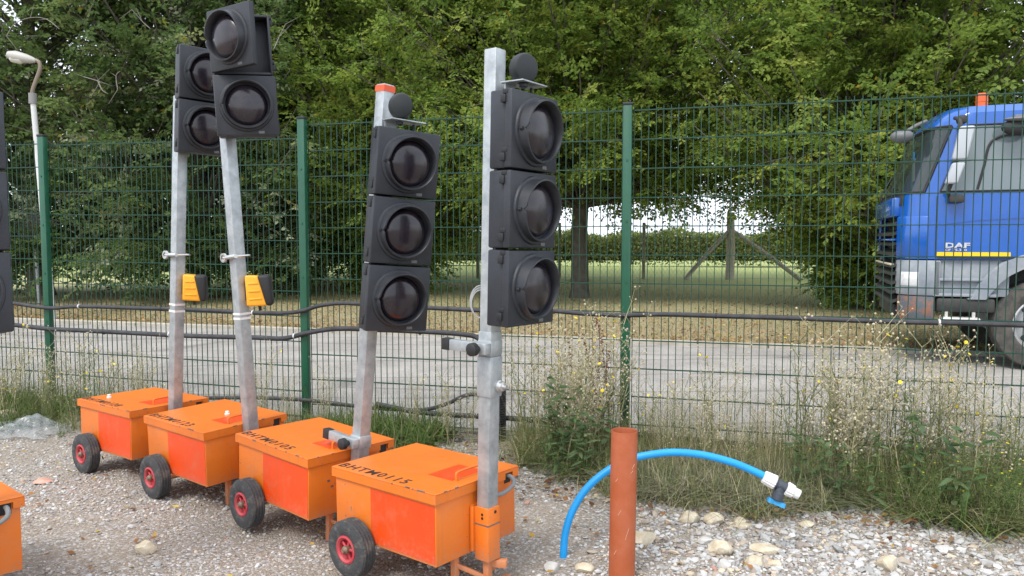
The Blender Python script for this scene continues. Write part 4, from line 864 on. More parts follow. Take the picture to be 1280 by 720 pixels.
# ------------------------------------------------------------------ lorry
exec_truck = True
def build_truck():
    th = R(-20); root = empty('tipper_lorry', (4.57, 8.73, 0), (0, 0, th)); tag(root, 'blue lorry cab with orange roof beacon parked on the road behind the fence', 'lorry')
    blue = mat('lorry_blue', (.004, .085, .38), .24, 0, col2=(.007, .10, .43), vscale=2, coat=.7)
    grey = mat('lorry_grey', (.19, .22, .26), .55, 0, col2=(.30, .32, .335), vscale=5, bump=.1)
    dark = mat('lorry_dark', (.02, .021, .024), .65, 0, col2=(.05, .047, .042), vscale=7)
    glass = mat('lorry_glass', (.05, .065, .07), .04, 0, alpha=.62, spec=.9); glass2 = mat('lorry_side_glass', (.20, .25, .27), .06, 0, alpha=.72, spec=1.)
    seal = mat('window_seal', (.012, .012, .013), .6)
    Wd = 2.42; rc = .36; Rr = 1.72
    ZS = [1.215, 1.26, 1.55, 1.93, 1.97, 2.25, 2.55, 2.70, 2.74, 2.84, 2.90, 2.925]
    def front(z):        # how far back the front face is at height z
        if z < 1.93: return -.15+.02*(z-1.2)
        if z < 2.74: return -.135+(z-1.93)*.36
        return .157+(z-2.74)*.95
    def inset(z): return 0. if z < 1.95 else (z-1.95)*.075+(max(0, z-2.84)*1.2)
    def outline(z):
        f = front(z); s = inset(z); r = rc; pts = []
        pts.append((Rr, s)); 
        for t_ in (.15, .30, .48, .65, .80, .90, .97): pts.append((Rr+(f+r+.005-Rr)*t_, s))
        N = 7
        for i in range(N+1):
            a = math.pi/2*i/N; pts.append((f+r-r*math.sin(a)*1.0, s+r*.9-r*.9*math.cos(a)))
        for i in range(1, 6):
            k_ = i/6; w_ = s+r*.9+(Wd-2*s-1.8*r)*k_; pts.append((f-.07*math.sin(math.pi*k_), w_))
        pts += [(p[0], Wd-p[1]) for p in pts[:16][::-1]]
        return pts
    ring = [outline(z) for z in ZS]; n = len(ring[0])
    def P_(j, i, off=0.):
        p = Vector((*ring[j][i], ZS[j]))
        if off:
            a = Vector((*ring[j][(i+1) % n], 0)); b = Vector((*ring[j][i-1], 0)); d = (a-b).normalized() if i not in (0, n-1) else Vector((-1 if i == 0 else 1, 0, 0)); nn = Vector((d.y, -d.x, 0))
            c = Vector((1.0, Wd/2, 0)); q = Vector((p.x, p.y, 0))-c
            if nn.dot(q) < 0: nn = -nn
            p = p+nn*off
        return p
    def inwin(j, i):
        z0, z1 = ZS[j], ZS[j+1]
        if 10 <= i < 26 and z0 >= 1.96 and z1 <= 2.71: return 'wind'
        if (1 <= i < 8) and z0 >= 1.96 and z1 <= 2.71: return 'side'
        if (n-9 <= i < n-2) and z0 >= 1.96 and z1 <= 2.71: return 'side2'
        return None
    body = MB(); wind = MB(); side = MB(); side2 = MB(); lower = {}
    for j in range(len(ZS)-1):
        for i in range(n-1):
            q = [P_(j, i), P_(j, i+1), P_(j+1, i+1), P_(j+1, i)]; k_ = inwin(j, i)
            tgt = {None: body, 'wind': wind, 'side': side, 'side2': side2}[k_]
            if k_: q = [P_(j, i, .004), P_(j, i+1, .004), P_(j+1, i+1, .004), P_(j+1, i, .004)]
            if k_ is None and 15 <= i < 21 and ZS[j+1] <= 1.95: continue      # grille recess
            tgt.add(q, [[0, 1, 2, 3]], True)
        q = [P_(j, n-1), P_(j, 0), P_(j+1, 0), P_(j+1, n-1)]; body.add(q, [[0, 1, 2, 3]])
    body.add([P_(len(ZS)-1, i) for i in range(n)], [list(range(n))]); body.add([P_(0, i) for i in range(n)], [list(range(n))[::-1]])
    bo = body.build('cab', blue, root, angle=30, merge=True)
    for mb, nm, mm in ((wind, 'windscreen', glass), (side, 'side_window', glass2), (side2, 'side_window', glass2)): 
        mb.build(nm, mm, root, angle=60, merge=True)
    # seals round the openings
    def path(jj, ii, off=.006): return [P_(j, i, off) for j, i in zip(jj, ii)]
    jl, jh = 4, 7
    m_ = MB()
    m_.tube(path([jl]*17, range(10, 27)), .014, 6); m_.tube(path([jh]*17, range(10, 27)), .018, 6)
    for i in (10, 26): m_.tube(path(range(jl, jh+1), [i]*4), .016, 6)
    m_.build('windscreen_seal', seal, root)
    m_ = MB()
    m_.tube(path([jl]*8, range(1, 9)), .010, 6); m_.tube(path([jh]*8, range(1, 9)), .010, 6); m_.tube(path(range(jl, jh+1), [1]*4), .010, 6); m_.tube(path(range(jl, jh+1), [8]*4), .010, 6)
    # sliding light inside the door glass
    s_ = .03; m_.tube(smoothpath([(.60, inset(2.0)-.01, 1.99), (.66, inset(2.2)-.01, 2.25), (.70, inset(2.4)-.01, 2.46), (.78, inset(2.5)-.01, 2.55), (.95, inset(2.55)-.01, 2.585), (1.6, inset(2.55)-.01, 2.61)], 4), .013, 6)
    m_.build('door_window_seal', seal, root)
    # cowl below the windscreen, wipers
    m_ = MB()
    for j in (3,):
        for i in range(13, 23): q = [P_(j, i, .012)+Vector((0, 0, -.10)), P_(j, i+1, .012)+Vector((0, 0, -.10)), P_(j+1, i+1, .012), P_(j+1, i, .012)]; m_.add(q, [[0, 1, 2, 3]], True)
    m_.build('cowl', dark, root)
    for k0 in (.55, 1.15, 1.75): m_ = MB(); m_.tube([(-.19, k0, 1.93), (-.16, k0+.25, 2.05), (-.02, k0+.42, 2.3)], .012, 6); m_.build('wiper', seal, root)
    # grille: recess with bars
    m_ = MB(); m_.box((-.06, rc*.9+.02, .60), (0.3, Wd-rc*.9-.02, 1.93), .01); m_.build('grille_backing', dark, root)
    for i, z in enumerate((1.24, 1.36, 1.48, 1.60)): m_ = MB(); m_.prism([(-.19, z), (-.19, z+.035), (-.08, z+.075), (-.06, z+.05)], rc*.9, Wd-rc*.9, 1); m_.build('grille_bar', dark, root)
    m_ = MB(); m_.box((-.225, rc*.75, 1.70), (-.10, Wd-rc*.75, 1.93), .035); m_.box((-.215, rc*.85, 1.42), (-.15, Wd-rc*.85, 1.445), .008); m_.build('front_panel', blue, root)
    m_ = MB()
    for z in (.68, .79, .90, 1.01, 1.10): m_.prism([(-.20, z), (-.20, z+.03), (-.1, z+.075), (-.07, z+.05)], rc*.9-.04, Wd-rc*.9+.04, 1)
    m_.build('bumper_grille', dark, root)
    # bumper: wraps the corner
    def wrap(z0, z1, off, i0, i1, mm, nm, zt=None, par=root):
        m_ = MB(); pts = [Vector((*outline(1.22)[i], 0)) for i in range(i0, i1+1)]
        base = outline(1.22)
        def pp(i, o_, z):
            a = Vector((*base[min(i+1, n-1)], 0)); b = Vector((*base[i-1], 0)); d = (a-b).normalized(); nn = Vector((d.y, -d.x, 0)); q = Vector((*base[i], 0)); c = Vector((1, Wd/2, 0))
            if nn.dot(q-c) < 0: nn = -nn
            v = q+nn*o_; v.z = z; return v
        vs = []; fs = []
        prof = [(off-.05, z0), (off-.01, z0), (off, z0+.015), (off, z1-.015), (off-.01, z1), (off-.05, z1)]
        for i in range(i0, i1+1):
            for o_, z in prof: vs.append(pp(i, o_, z))
        k_ = len(prof)
        for a in range(i1-i0):
            for b in range(k_-1): fs.append([a*k_+b, (a+1)*k_+b, (a+1)*k_+b+1, a*k_+b+1])
        fs.append(list(range(k_))); fs.append([(i1-i0)*k_+b for b in range(k_)]); m_.add(vs, fs, True); return m_.build(nm, mm, par, angle=40)
    bump = wrap(.80, 1.20, .0, 7, 15, grey, 'bumper_corner'); wrap(.80, 1.20, .0, 21, 29, grey, 'bumper_corner')
    rust = mat('rusty_bumper', (.10, .12, .14), .8, .2, col2=(.28, .12, .07), vscale=9, ramp=(.45, .6)); wrap(.50, .79, -.01, 8, 14, rust, 'bumper_end'); wrap(.50, .79, -.01, 22, 28, rust, 'bumper_end')
    m_ = MB(); m_.box((-.14, .45, .50), (-.02, Wd-.45, .66), .02); m_.build('bumper_beam', dark, root)
    hl = mat('headlamp', (.62, .64, .66), .12, .2, col2=(.85, .86, .86), vscale=18, coat=1)
    wrap(.90, 1.07, .006, 10, 13, hl, 'headlamp'); wrap(.90, 1.07, .006, 23, 26, hl, 'headlamp')
    m_ = MB(); m_.box((-.21, rc*.9+.0, 1.13), (-.17, Wd-rc*.9, 1.15), .004); m_.build('grille_strip', mat('cream_strip', (.6, .52, .38), .5), root)
    # corner deflector panel, raised
    wrap(1.24, 1.70, .018, 9, 14, blue, 'corner_deflector'); wrap(1.24, 1.70, .018, 22, 27, blue, 'corner_deflector')
    # door shut line and lower edge
    for gx in (.205, 1.60): m_ = MB(); m_.box((gx, -.004, 1.24), (gx+.015, .02, 1.92)); m_.build('door_gap', seal, root)
    m_ = MB(); m_.box((.23, -.006, 1.225), (1.10, .01, 1.245)); m_.build('door_sill', seal, root)
    m_ = MB(); m_.box((.225, -.007, 1.252), (.94, .004, 1.295)); m_.build('yellow_stripe', mat('stripe_yellow', (.85, .55, .01), .4), root)
    m_ = MB(); m_.prism([(.24, 1.60), (.6, 1.645), (1.6, 1.70), (1.6, 1.76), (.6, 1.70), (.24, 1.63)], -.010, .02, 1); m_.build('door_swage', blue, root)
    m_ = MB(); m_.box((1.25, -.02, 1.78), (1.45, .01, 1.83), .01); m_.build('door_handle', dark, root)
    Mt = Matrix.Translation((.30, -.008, 1.345))@Matrix.Rotation(R(90), 4, 'X')@Matrix.Diagonal((1.55, .9, 1, 1)); text_mesh('DAF', .085, 'maker_lettering', mat('chrome_letter', (.55, .57, .6), .35, .3), root, Mt, .003, .003)
    Mt = Matrix.Translation((.30, -.008, 1.308))@Matrix.Rotation(R(90), 4, 'X')@Matrix.Diagonal((1.5, 1, 1, 1)); text_mesh('CF 75.310', .035, 'model_lettering', MATS['chrome_letter'], root, Mt, .003, .001)
    # steps and wheel arch
    m_ = MB(); m_.box((.20, .045, .80), (.95, .10, 1.21), .01); m_.box((.20, .0, .80), (.27, .06, 1.20), .01); m_.box((.20, -.0, .795), (.84, .25, .83), .008); m_.box((.24, .0, .97), (.86, .12, 1.0), .008); m_.build('step_well', grey, root)
    m_ = MB(); m_.box((.24, .005, .62), (.82, .3, .78), .03); m_.build('lower_step_skirt', dark, root)
    m_ = MB(); m_.box((.30, -.02, .50), (.68, .16, .565), .02); m_.box((.33, .02, .565), (.36, .06, .64)); m_.box((.60, .02, .565), (.63, .06, .64)); m_.build('step_plate', mat('alloy', (.58, .57, .54), .5, .4), root)
    cx_, cz_, wr = 1.30, .50, .50
    vs = []; fs = []; N = 20
    for i in range(N+1):
        a = R(205)-R(230)*i/N
        for rr_, yy in ((.64, .0), (.64, -.015), (.78, -.015), (.80, .02), (.64, .35)):
            zz = cz_+rr_*math.sin(a)*1.03; vs.append((cx_+rr_*math.cos(a)*.97, yy, max(zz, .77 if i < 10 else .6)))
    for i in range(N):
        for b in range(4): fs.append([i*5+b, (i+1)*5+b, (i+1)*5+b+1, i*5+b+1])
    m_ = MB(); m_.add(vs, fs, True); m_.build('wheel_arch', grey, root, angle=45)
    m_ = MB(); m_.box((.84, .36, .62), (1.75, 2.1, 1.21), .02); m_.build('engine_bay', dark, root)
    def twheel(x, y, s, name='wheel'):
        M = Matrix.Translation((x, y, wr))@Matrix.Rotation(R(90)*s, 4, 'X'); m_ = MB()
        prof = [(.29, -.12), (.32, -.14), (.44, -.15), (.485, -.135), (.50, -.11), (.50, -.05), (.488, -.047), (.488, -.037), (.5, -.034), (.5, .034), (.488, .037), (.488, .047), (.5, .05), (.5, .11), (.485, .135), (.44, .15), (.41, .146), (.40, .150), (.37, .148), (.32, .14), (.29, .12), (.28, 0)]
        m_.lathe(prof, M, 56, close=True); wh = m_.build(name, mat('lorry_tyre', (.04, .04, .04), .85, 0, col2=(.11, .098, .08), vscale=9, bump=.3), root, angle=35)
        m_ = MB(); m_.lathe([(.0, .12), (.07, .12), (.09, .06), (.14, .05), (.20, .02), (.255, .0), (.27, .10), (.29, .135), (.305, .13), (.30, -.12), (0, -.12)], M, 40); rim = m_.build('rim', mat('alloy_rim', (.50, .51, .52), .35, .6), wh, angle=40)
        m_ = MB()
        for i in range(8):
            a = 2*math.pi*i/8; c = M@Vector((.225*math.cos(a), .225*math.sin(a), .018)); d = (M.to_3x3()@Vector((0, 0, 1))); m_.tube([c-d*.02, c+d*.016], .034, 12)
        m_.build('hand_hole', seal, rim)
        m_ = MB()
        for i in range(10):
            a = 2*math.pi*(i+.5)/10; c = M@Vector((.125*math.cos(a), .125*math.sin(a), .05)); d = (M.to_3x3()@Vector((0, 0, 1))); m_.tube([c, c+d*.03], .014, 6)
        m_.build('wheel_nuts', rusty, rim)
    twheel(cx_, .18, 1); twheel(cx_, Wd-.18, -1); twheel(cx_+3.6, .18, 1); twheel(cx_+3.6, Wd-.18, -1)
    # mirrors
    wm_ = mat('mirror_white', (.42, .45, .48), .25, 0, coat=.5)
    def mirror(cx1, cy, z0, z1, w_, top):
        b = bmesh.new(); bmesh.ops.create_cube(b, size=1)
        for v in b.verts: v.co = Vector((cx1+v.co.x*w_+(v.co.z)*.07*1., cy+v.co.y*.10, z0 if v.co.z < 0 else z1))
        bmesh.ops.bevel(b, geom=list(b.edges), offset=.032, segments=3, profile=.6, affect='EDGES'); m_ = MB(); m_.bm(b, True); return m_.build('mirror', wm_, root)
    mirror(.41, -.20, 2.30, 2.66, .15, True); mirror(.34, -.20, 2.04, 2.27, .13, False)
    m_ = MB(); m_.tube(smoothpath([(.40, .0, 2.76), (.34, -.12, 2.76), (.38, -.2, 2.68), (.36, -.16, 2.3), (.33, -.16, 2.1), (.30, -.10, 1.95), (.36, .0, 1.88)], 4), .022, 8); m_.box((.31, -.14, 1.84), (.46, -.02, 1.93), .02); m_.box((.36, -.16, 2.70), (.46, -.02, 2.79), .03); m_.build('mirror_arm', dark, root)
    m_ = MB(); m_.tube([(.12, .30, 2.80), (.0, .22, 2.74), (-.12, .20, 2.66)], .022, 8)
    b = bmesh.new(); bmesh.ops.create_uvsphere(b, u_segments=16, v_segments=10, radius=1)
    for v in b.verts: v.co = Vector((-.14+v.co.x*.13, .18+v.co.y*.10, 2.62+v.co.z*.075))
    m_.bm(b, True); m_.build('kerb_mirror', mat('mirror_grey', (.13, .135, .14), .5), root)
    # side kerb mirror above the door window: bowl hanging from a bracket
    m_ = MB(); b = bmesh.new(); bmesh.ops.create_uvsphere(b, u_segments=20, v_segments=10, radius=1)
    for v in b.verts: v.co = Vector((.98+v.co.x*.19, -.16+v.co.y*.09, 2.715+v.co.z*.030))
    m_.bm(b, True); m_.box((.90, -.12, 2.72), (1.02, .05, 2.77), .015); ov = m_.build('overhead_mirror', MATS['mirror_grey'], root)
    m_ = MB(); b = bmesh.new(); bmesh.ops.create_uvsphere(b, u_segments=20, v_segments=10, radius=1)
    for v in b.verts: v.co = Vector((.93+v.co.x*.16, -.15+v.co.y*.05, 2.63+v.co.z*.09))
    m_.bm(b, True); m_.build('mirror_glass', seal, ov)
    # beacon
    m_ = MB(); bx, by = .72, .55; m_.lathe([(0, 0), (.075, 0), (.075, .035), (0, .035)], Matrix.Translation((bx, by, 2.92)), 20); bc = m_.build('beacon', whitep, root)
    m_ = MB(); m_.lathe([(.058, 0), (.066, .004), (.066, .06), (.062, .063), (.066, .066), (.064, .15), (.05, .165), (0, .168)], Matrix.Translation((bx, by, 2.955)), 24); m_.build('beacon_lens', mat('beacon_orange', (.85, .14, .01), .2, 0, coat=1, transl=.3), bc)
    m_ = MB(); m_.box((bx-.13, by+.1, 2.92), (bx-.06, by+.2, 3.0), .01); m_.build('roof_bracket', dark, root)
    # roof air deflector
    m_ = MB(); m_.prism([(1.08, 2.925), (1.18, 2.99), (1.45, 3.08), (1.72, 3.14), (1.72, 2.925)], .14, Wd-.14, 1); df = m_.build('roof_deflector', mat('deflector_grey', (.32, .34, .36), .45), root)
    m_ = MB(); m_.prism([(1.20, 2.955), (1.27, 2.995), (1.5, 3.06), (1.68, 3.10), (1.68, 2.955)], .136, .139, 1); m_.build('deflector_grille', seal, df)
    # interior
    m_ = MB(); m_.box((.10, .12, 1.55), (.42, Wd-.12, 1.98), .05); m_.tube([(.45, .55, 1.95), (.45, .551, 1.97)], .2, 20)
    m_.build('dashboard', dark, root)
    for yy in (.55, 1.75):
        m_ = MB(); m_.box((.85, yy-.24, 1.55), (1.35, yy+.24, 1.72), .05); m_.box((1.28, yy-.24, 1.70), (1.42, yy+.24, 2.35), .05); m_.box((1.30, yy-.14, 2.36), (1.40, yy+.14, 2.56), .04); m_.build('seat', mat('seat_cloth', (.06, .07, .09), .9), root)
    m_ = MB(); m_.box((.02, .34, 2.12), (.023, .48, 2.38), .0); m_.build('windscreen_sticker', mat('sticker', (.65, .68, .7), .4), root)
    m_ = MB(); m_.lathe([(0, 0), (.065, 0), (.065, .003), (0, .003)], Matrix.Translation((.018, .42, 2.40))@Matrix.Rotation(R(-90), 4, 'Y'), 20); m_.build('windscreen_sticker', mat('sticker_blue', (.01, .25, .6), .4), root)
    # chassis and tipper body behind the cab
    m_ = MB(); m_.box((1.7, .75, .75), (7.6, .85, 1.0)); m_.box((1.7, Wd-.85, .75), (7.6, Wd-.75, 1.0)); m_.box((1.75, .4, .55), (1.95, Wd-.4, .9), .02); m_.build('chassis', dark, root)
    m_ = MB(); m_.box((1.95, .0, 1.15), (7.7, Wd, 1.25)); m_.box((1.95, .0, 1.26), (2.03, Wd, 2.6), .01); m_.box((1.95, .0, 1.26), (7.7, .06, 2.2), .01); m_.box((1.95, Wd-.06, 1.26), (7.7, Wd, 2.2), .01); m_.box((7.62, .07, 1.26), (7.7, Wd-.07, 2.2), .01)
    for i in range(8): m_.box((2.3+i*.7, -.05, 1.26), (2.38+i*.7, .0, 2.2), .01)
    m_.build('tipper_body', grey, root)
    m_ = MB(); m_.box((2.1, .12, .5), (3.2, .6, 1.0), .06); m_.build('fuel_tank', mat('alloy', (.5, .5, .5), .4, .5), root)
build_truck()

# ------------------------------------------------------------------ grasses and weeds
grassm = mat('grass_blade', (.1, .15, .03), .6, attr='tint', transl=.3, spec=.2)
def blades(n, tr, nr, hmin, hmax, pal, name, label, wid=.004, spread=.35, dens_=None, z0=0., gpos=None):
    r = np.random.default_rng(len(name)*31+n)
    t_ = r.uniform(*tr, n); n_ = nr(t_, r.random(n)) if callable(nr) else r.uniform(*nr, n)
    if dens_ is not None:
        k_ = r.random(n) < dens_(t_, n_); t_ = t_[k_]; n_ = n_[k_]; n = len(t_)
    # clump
    cl_ = r.integers(0, max(1, n//14), n); cx_ = r.normal(0, .05, (max(1, n//14), 2)); 
    B = np.stack([FO.x+FX.x*t_+FN.x*n_, FO.y+FX.y*t_+FN.y*n_, np.full(n, z0)], 1)
    h = hmin+(hmax-hmin)*r.random(n)**1.8; az_ = r.random(n)*2*np.pi; ln = np.abs(r.normal(0, spread, n))
    dirh = np.stack([np.cos(az_), np.sin(az_), np.zeros(n)], 1); side = np.stack([-np.sin(az_+r.normal(0, .6, n)), np.cos(az_), np.zeros(n)], 1); side = unit(side)
    V = []; S = 4; bend = r.normal(0, .18, n)
    for s in range(S+1):
        u = s/S; c = B+dirh*(ln*h*u**1.6)[:, None]+side*(bend*h*u*u)[:, None]+np.array([0, 0, 1])*(h*u*(1-.38*np.clip(ln, 0, 1.6)*u))[:, None]
        w_ = wid*(1-u)**.7*(.6+.8*r.random(n)*0+.4)
        if s == S: w_ = np.full(n, .0004)
        V.append(c-side*np.asarray(w_).reshape(-1, 1)/2 if np.ndim(w_) else c-side*w_/2); V.append(c+side*np.asarray(w_).reshape(-1, 1)/2 if np.ndim(w_) else c+side*w_/2)
    V = np.stack(V, 1); base = (np.arange(n)*2*(S+1))[:, None]
    F_ = np.concatenate([base+np.array([[2*s, 2*s+1, 2*s+3, 2*s+2]]) for s in range(S)], 0)
    pal_ = np.array([p[:3] for p in pal]); pr = np.array([p[3] for p in pal]); ct = pal_[r.choice(len(pal), n, p=pr/pr.sum())]*r.uniform(.7, 1.3, (n, 1))
    o = np_mesh(name, V.reshape(-1, 3), F_, grassm, np.repeat(ct, 2*(S+1), 0)); tag(o, label, 'grass', kind='stuff'); return o
gpal = [(.19, .225, .075, 4), (.13, .18, .055, 2.5), (.36, .32, .18, 3.5), (.50, .43, .28, 3), (.27, .27, .12, 2)]
dry = [(.34, .30, .17, 4), (.44, .38, .24, 3), (.22, .20, .10, 2), (.15, .17, .06, 1.6)]
grn = [(.09, .15, .035, 4), (.12, .19, .05, 3), (.06, .10, .03, 3), (.24, .25, .10, 1)]
def edge(t_):      # front edge of the weed strip
    return -(.82+.36*np.clip((t_+.8)*.8, 0, 1)+.12*np.sin(t_*3.1)+.08*np.sin(t_*7.3+1)+.05*np.sin(t_*17.))
def nr_in(t_, u): return edge(t_)*(u**.8)+.10*(1-u)
blades(30000, (-.75, 4.2), nr_in, .05, .27, gpal, 'grass', 'mixed dry and green grass along the foot of the fence', .0048, 1.5, dens_=lambda t_, n_: np.where(t_ > -.80-.277*n_, 1, .04))
blades(9000, (-7.6, -.9), lambda t_, u: nr_in(t_, u)*.9, .04, .22, gpal, 'rough_grass', 'rough grass behind the orange carts along the fence', .0045, .9, dens_=lambda t_, n_: np.where((t_ > -1.3), .12, 1))
blades(9000, (-7.6, -4.4), lambda t_, u: -1.0*u, .05, .33, grn+[(.3, .27, .14, 2)], 'green_grass', 'long green grass at the left fence post', .006, 1.2)
blades(2600, (-.9, 4.2), lambda t_, u: edge(t_)*.8*u, .30, .80, dry, 'tall_dry_grass', 'tall thin dry grass stalks in front of the fence', .0026, .3, dens_=lambda t_, n_: np.where(t_ > -.80-.277*n_, 1, .04))
blades(1100, (-7.4, -1.3), lambda t_, u: -.75*u, .30, .62, dry+grn, 'tall_grass', 'tall grass stalks behind the orange carts', .0028, .3)
blades(6000, (1.6, 4.2), lambda t_, u: edge(t_)*(.3+.75*u), .04, .22, grn+[(.3, .29, .14, 2)], 'leafy_grass', 'fresh green growth at the lower right', .011, 1.8)
blades(8000, (-.75, 4.2), nr_in, .02, .13, [(.13, .18, .06, 3), (.22, .23, .11, 2), (.34, .28, .17, 2), (.2, .14, .08, 1.5)], 'undergrowth', 'low broad leaved undergrowth among the weeds', .013, 1.7, dens_=lambda t_, n_: np.where(t_ > -.80-.277*n_, 1, .04))
blades(1500, (-2.1, -1.25), lambda t_, u: -.12-.5*u, .08, .30, [(.10, .17, .04, 4), (.14, .21, .06, 2), (.25, .25, .11, 1)], 'broad_grass', 'broad bladed green grass behind the second nearest cart', .014, 1.3)

stemg = mat('stem_green', (.12, .15, .05), .7); stemd = mat('stem_dry', (.44, .40, .24), .8, 0, col2=(.26, .25, .13), vscale=20); stemr = mat('stem_red', (.26, .12, .07), .8)
yelf = mat('flower_yellow', (.85, .62, .01), .6); seedm = mat('seed_head', (.58, .52, .38), .9, 0, col2=(.36, .29, .19), vscale=60); seedr = mat('seed_red', (.13, .035, .03), .9)
plantm = leafm
def leafset(L_, col, name, parent):
    """L_: list of (pos, dir, len, wid); each leaf = 6-vert bent blade"""
    if not L_: return
    V = []; F_ = []; ct = []; rs = random.Random(len(L_))
    for p, d, l, w_ in L_:
        p = Vector(p); d = Vector(d).normalized(); s = d.cross(Vector((0, 0, 1)));
        s = s.normalized() if s.length > .05 else Vector((1, 0, 0))
        s = (s+Vector((rs.gauss(0, .3), rs.gauss(0, .3), rs.gauss(0, .3)))).normalized(); o = len(V); sag = Vector((0, 0, -l*rs.uniform(.05, .35)))
        V += [p, p+d*l*.3+s*w_*.5, p+d*l*.3-s*w_*.5, p+d*l*.68+s*w_*.38+sag*.5, p+d*l*.68-s*w_*.38+sag*.5, p+d*l+sag]
        F_ += [[o, o+1, o+2, o+2], [o+1, o+3, o+4, o+2], [o+3, o+5, o+4, o+4]]
        c = rs.choice(col); k_ = rs.uniform(.7, 1.25); ct += [[x*k_ for x in c]]*6
    me = bpy.data.meshes.new(name); me.from_pydata([tuple(v) for v in V], [], [f[:3] if f[2] == f[3] else f for f in F_]); a = me.color_attributes.new('tint', 'FLOAT_COLOR', 'POINT')
    a.data.foreach_set('color', np.c_[np.array(ct), np.ones(len(ct))].astype(np.float32).ravel()); me.materials.append(plantm)
    ob = bpy.data.objects.new(name, me); C.objects.link(ob); ob.parent = parent; return ob
def weed(kind, loc, h, seed):
    rs = random.Random(seed); st = MB(); lv = []; fl = MB(); sd_ = MB(); root = empty({'dry': 'dry_weed', 'dock': 'broadleaf_weed', 'ragwort': 'yellow_flower_weed', 'green': 'leafy_weed', 'redseed': 'dock_plant', 'willow': 'leafy_weed'}[kind], loc)
    def blob(p, r): 
        b = bmesh.new(); bmesh.ops.create_icosphere(b, subdivisions=1, radius=r); return b, Matrix.Translation(p)
    def stem(p, d, l, r, n=5):
        pts = [Vector(p)]; d = Vector(d).normalized()
        for i in range(n):
            d = (d+Vector((rs.gauss(0, .07), rs.gauss(0, .07), .05))).normalized(); pts.append(pts[-1]+d*l/n)
        st.tube(pts, [r*(1-.75*i/n) for i in range(n+1)], 5, False); return pts
    if kind in ('dry', 'ragwort'):
        nst = rs.randint(3, 5)
        for s in range(nst):
            hh = h*rs.uniform(.6, 1.); p = stem((rs.gauss(0, .03), rs.gauss(0, .03), 0), (rs.gauss(0, .12), rs.gauss(0, .12), 1), hh, .0055, 8)
            for i in range(3, 9):
                for _ in range(2 if kind == 'dry' else 1):
                    a = rs.uniform(0, 6.28); q = stem(p[i], (math.cos(a)*.8, math.sin(a)*.8, rs.uniform(.5, 1.1)), hh*rs.uniform(.12, .30), .0026, 3)
                    for m in range(1, 4):
                        for _ in range(2):
                            a = rs.uniform(0, 6.28); w_ = stem(q[m], (math.cos(a), math.sin(a), rs.uniform(.3, 1.2)), rs.uniform(.02, .06), .0013, 2)
                            if (kind == 'dry' and rs.random() < .62) or (kind != 'dry' and rs.random() < .4): b, M = blob(w_[-1], rs.uniform(.004, .009)); sd_.bm(b, False, M)
                            elif rs.random() < .02:
                                fl.lathe([(0, .001), (.012, 0), (.013, .002), (.005, .004), (0, .005)], Matrix.Translation(w_[-1])@Euler((rs.gauss(0, .5), rs.gauss(0, .5), 0)).to_matrix().to_4x4(), 9)
            for i in range(1, 8):
                for _ in range(3): a = rs.uniform(0, 6.28); lv.append((p[i], (math.cos(a), math.sin(a), rs.uniform(-.2, .8)), rs.uniform(.025, .06), .007))
        smat = stemd if kind == 'dry' else stemg; col = [(.26, .24, .11), (.16, .18, .07), (.34, .28, .16)] if kind == 'dry' else [(.10, .15, .045), (.16, .19, .07)]
    elif kind == 'dock':
        for s in range(rs.randint(1, 3)):
            p = stem((rs.gauss(0, .04), rs.gauss(0, .04), 0), (rs.gauss(0, .15), rs.gauss(0, .15), 1), h*rs.uniform(.7, 1), .006, 8)
            for i in range(1, 9):
                for _ in range(3):
                    a = rs.uniform(0, 6.28); lv.append((p[i], (math.cos(a), math.sin(a), rs.uniform(-.3, .7)), rs.uniform(.14, .26)*(1.1-.05*i), rs.uniform(.045, .07)))
        smat = stemg; col = [(.13, .22, .09), (.18, .27, .13), (.11, .18, .08), (.22, .28, .14)]
    elif kind in ('green', 'willow'):
        for s in range(rs.randint(5, 8)):
            p = stem((rs.gauss(0, .05), rs.gauss(0, .05), 0), (rs.gauss(0, .4), rs.gauss(0, .4), 1), h*rs.uniform(.5, 1), .0028, 8)
            for i in range(1, 9):
                for _ in range(7):
                    a = rs.uniform(0, 6.28); lv.append((p[i]+(p[i-1]-p[i])*rs.random(), (math.cos(a), math.sin(a), rs.uniform(-.1, .9)), rs.uniform(.03, .065), rs.uniform(.008, .016)))
            if rs.random() < .3: fl.lathe([(0, .001), (.010, 0), (.011, .002), (0, .005)], Matrix.Translation(p[-1]), 9)
        smat = stemg; col = [(.12, .21, .05), (.17, .26, .07), (.09, .155, .05), (.24, .28, .11)]
    else:
        for s in range(2):
            p = stem((rs.gauss(0, .03), rs.gauss(0, .03), 0), (rs.gauss(0, .1)+.1, rs.gauss(0, .1), 1), h*rs.uniform(.8, 1), .004, 9)
            for i in range(4, 10):
                for _ in range(24): b, M = blob(p[i]+(p[i-1]-p[i])*rs.random()+Vector((rs.gauss(0, .008), rs.gauss(0, .008), 0)), rs.uniform(.003, .006)); sd_.bm(b, False, M)
            for i in range(1, 5):
                for _ in range(3): a = rs.uniform(0, 6.28); lv.append((p[i], (math.cos(a), math.sin(a), .3), rs.uniform(.06, .12), .02))
        smat = stemr; col = [(.20, .17, .08), (.13, .15, .06)]
    st.build('stems', smat, root); leafset(lv, col, 'leaves', root)
    if fl.v: tag(fl.build('flowers', yelf, root), kind='stuff')
    if sd_.v: tag(sd_.build('seed_heads', seedr if kind == 'redseed' else seedm, root), kind='stuff')
    return root
protos = {}
WL = {'dry': ('tall dry brown weed', 'weed'), 'dock': ('broad leaved green weed', 'weed'), 'ragwort': ('thin weed dotted with small yellow flowers', 'weed'), 'green': ('bushy leafy green weed', 'weed'), 'redseed': ('dark red seeded dock stalk', 'weed')}
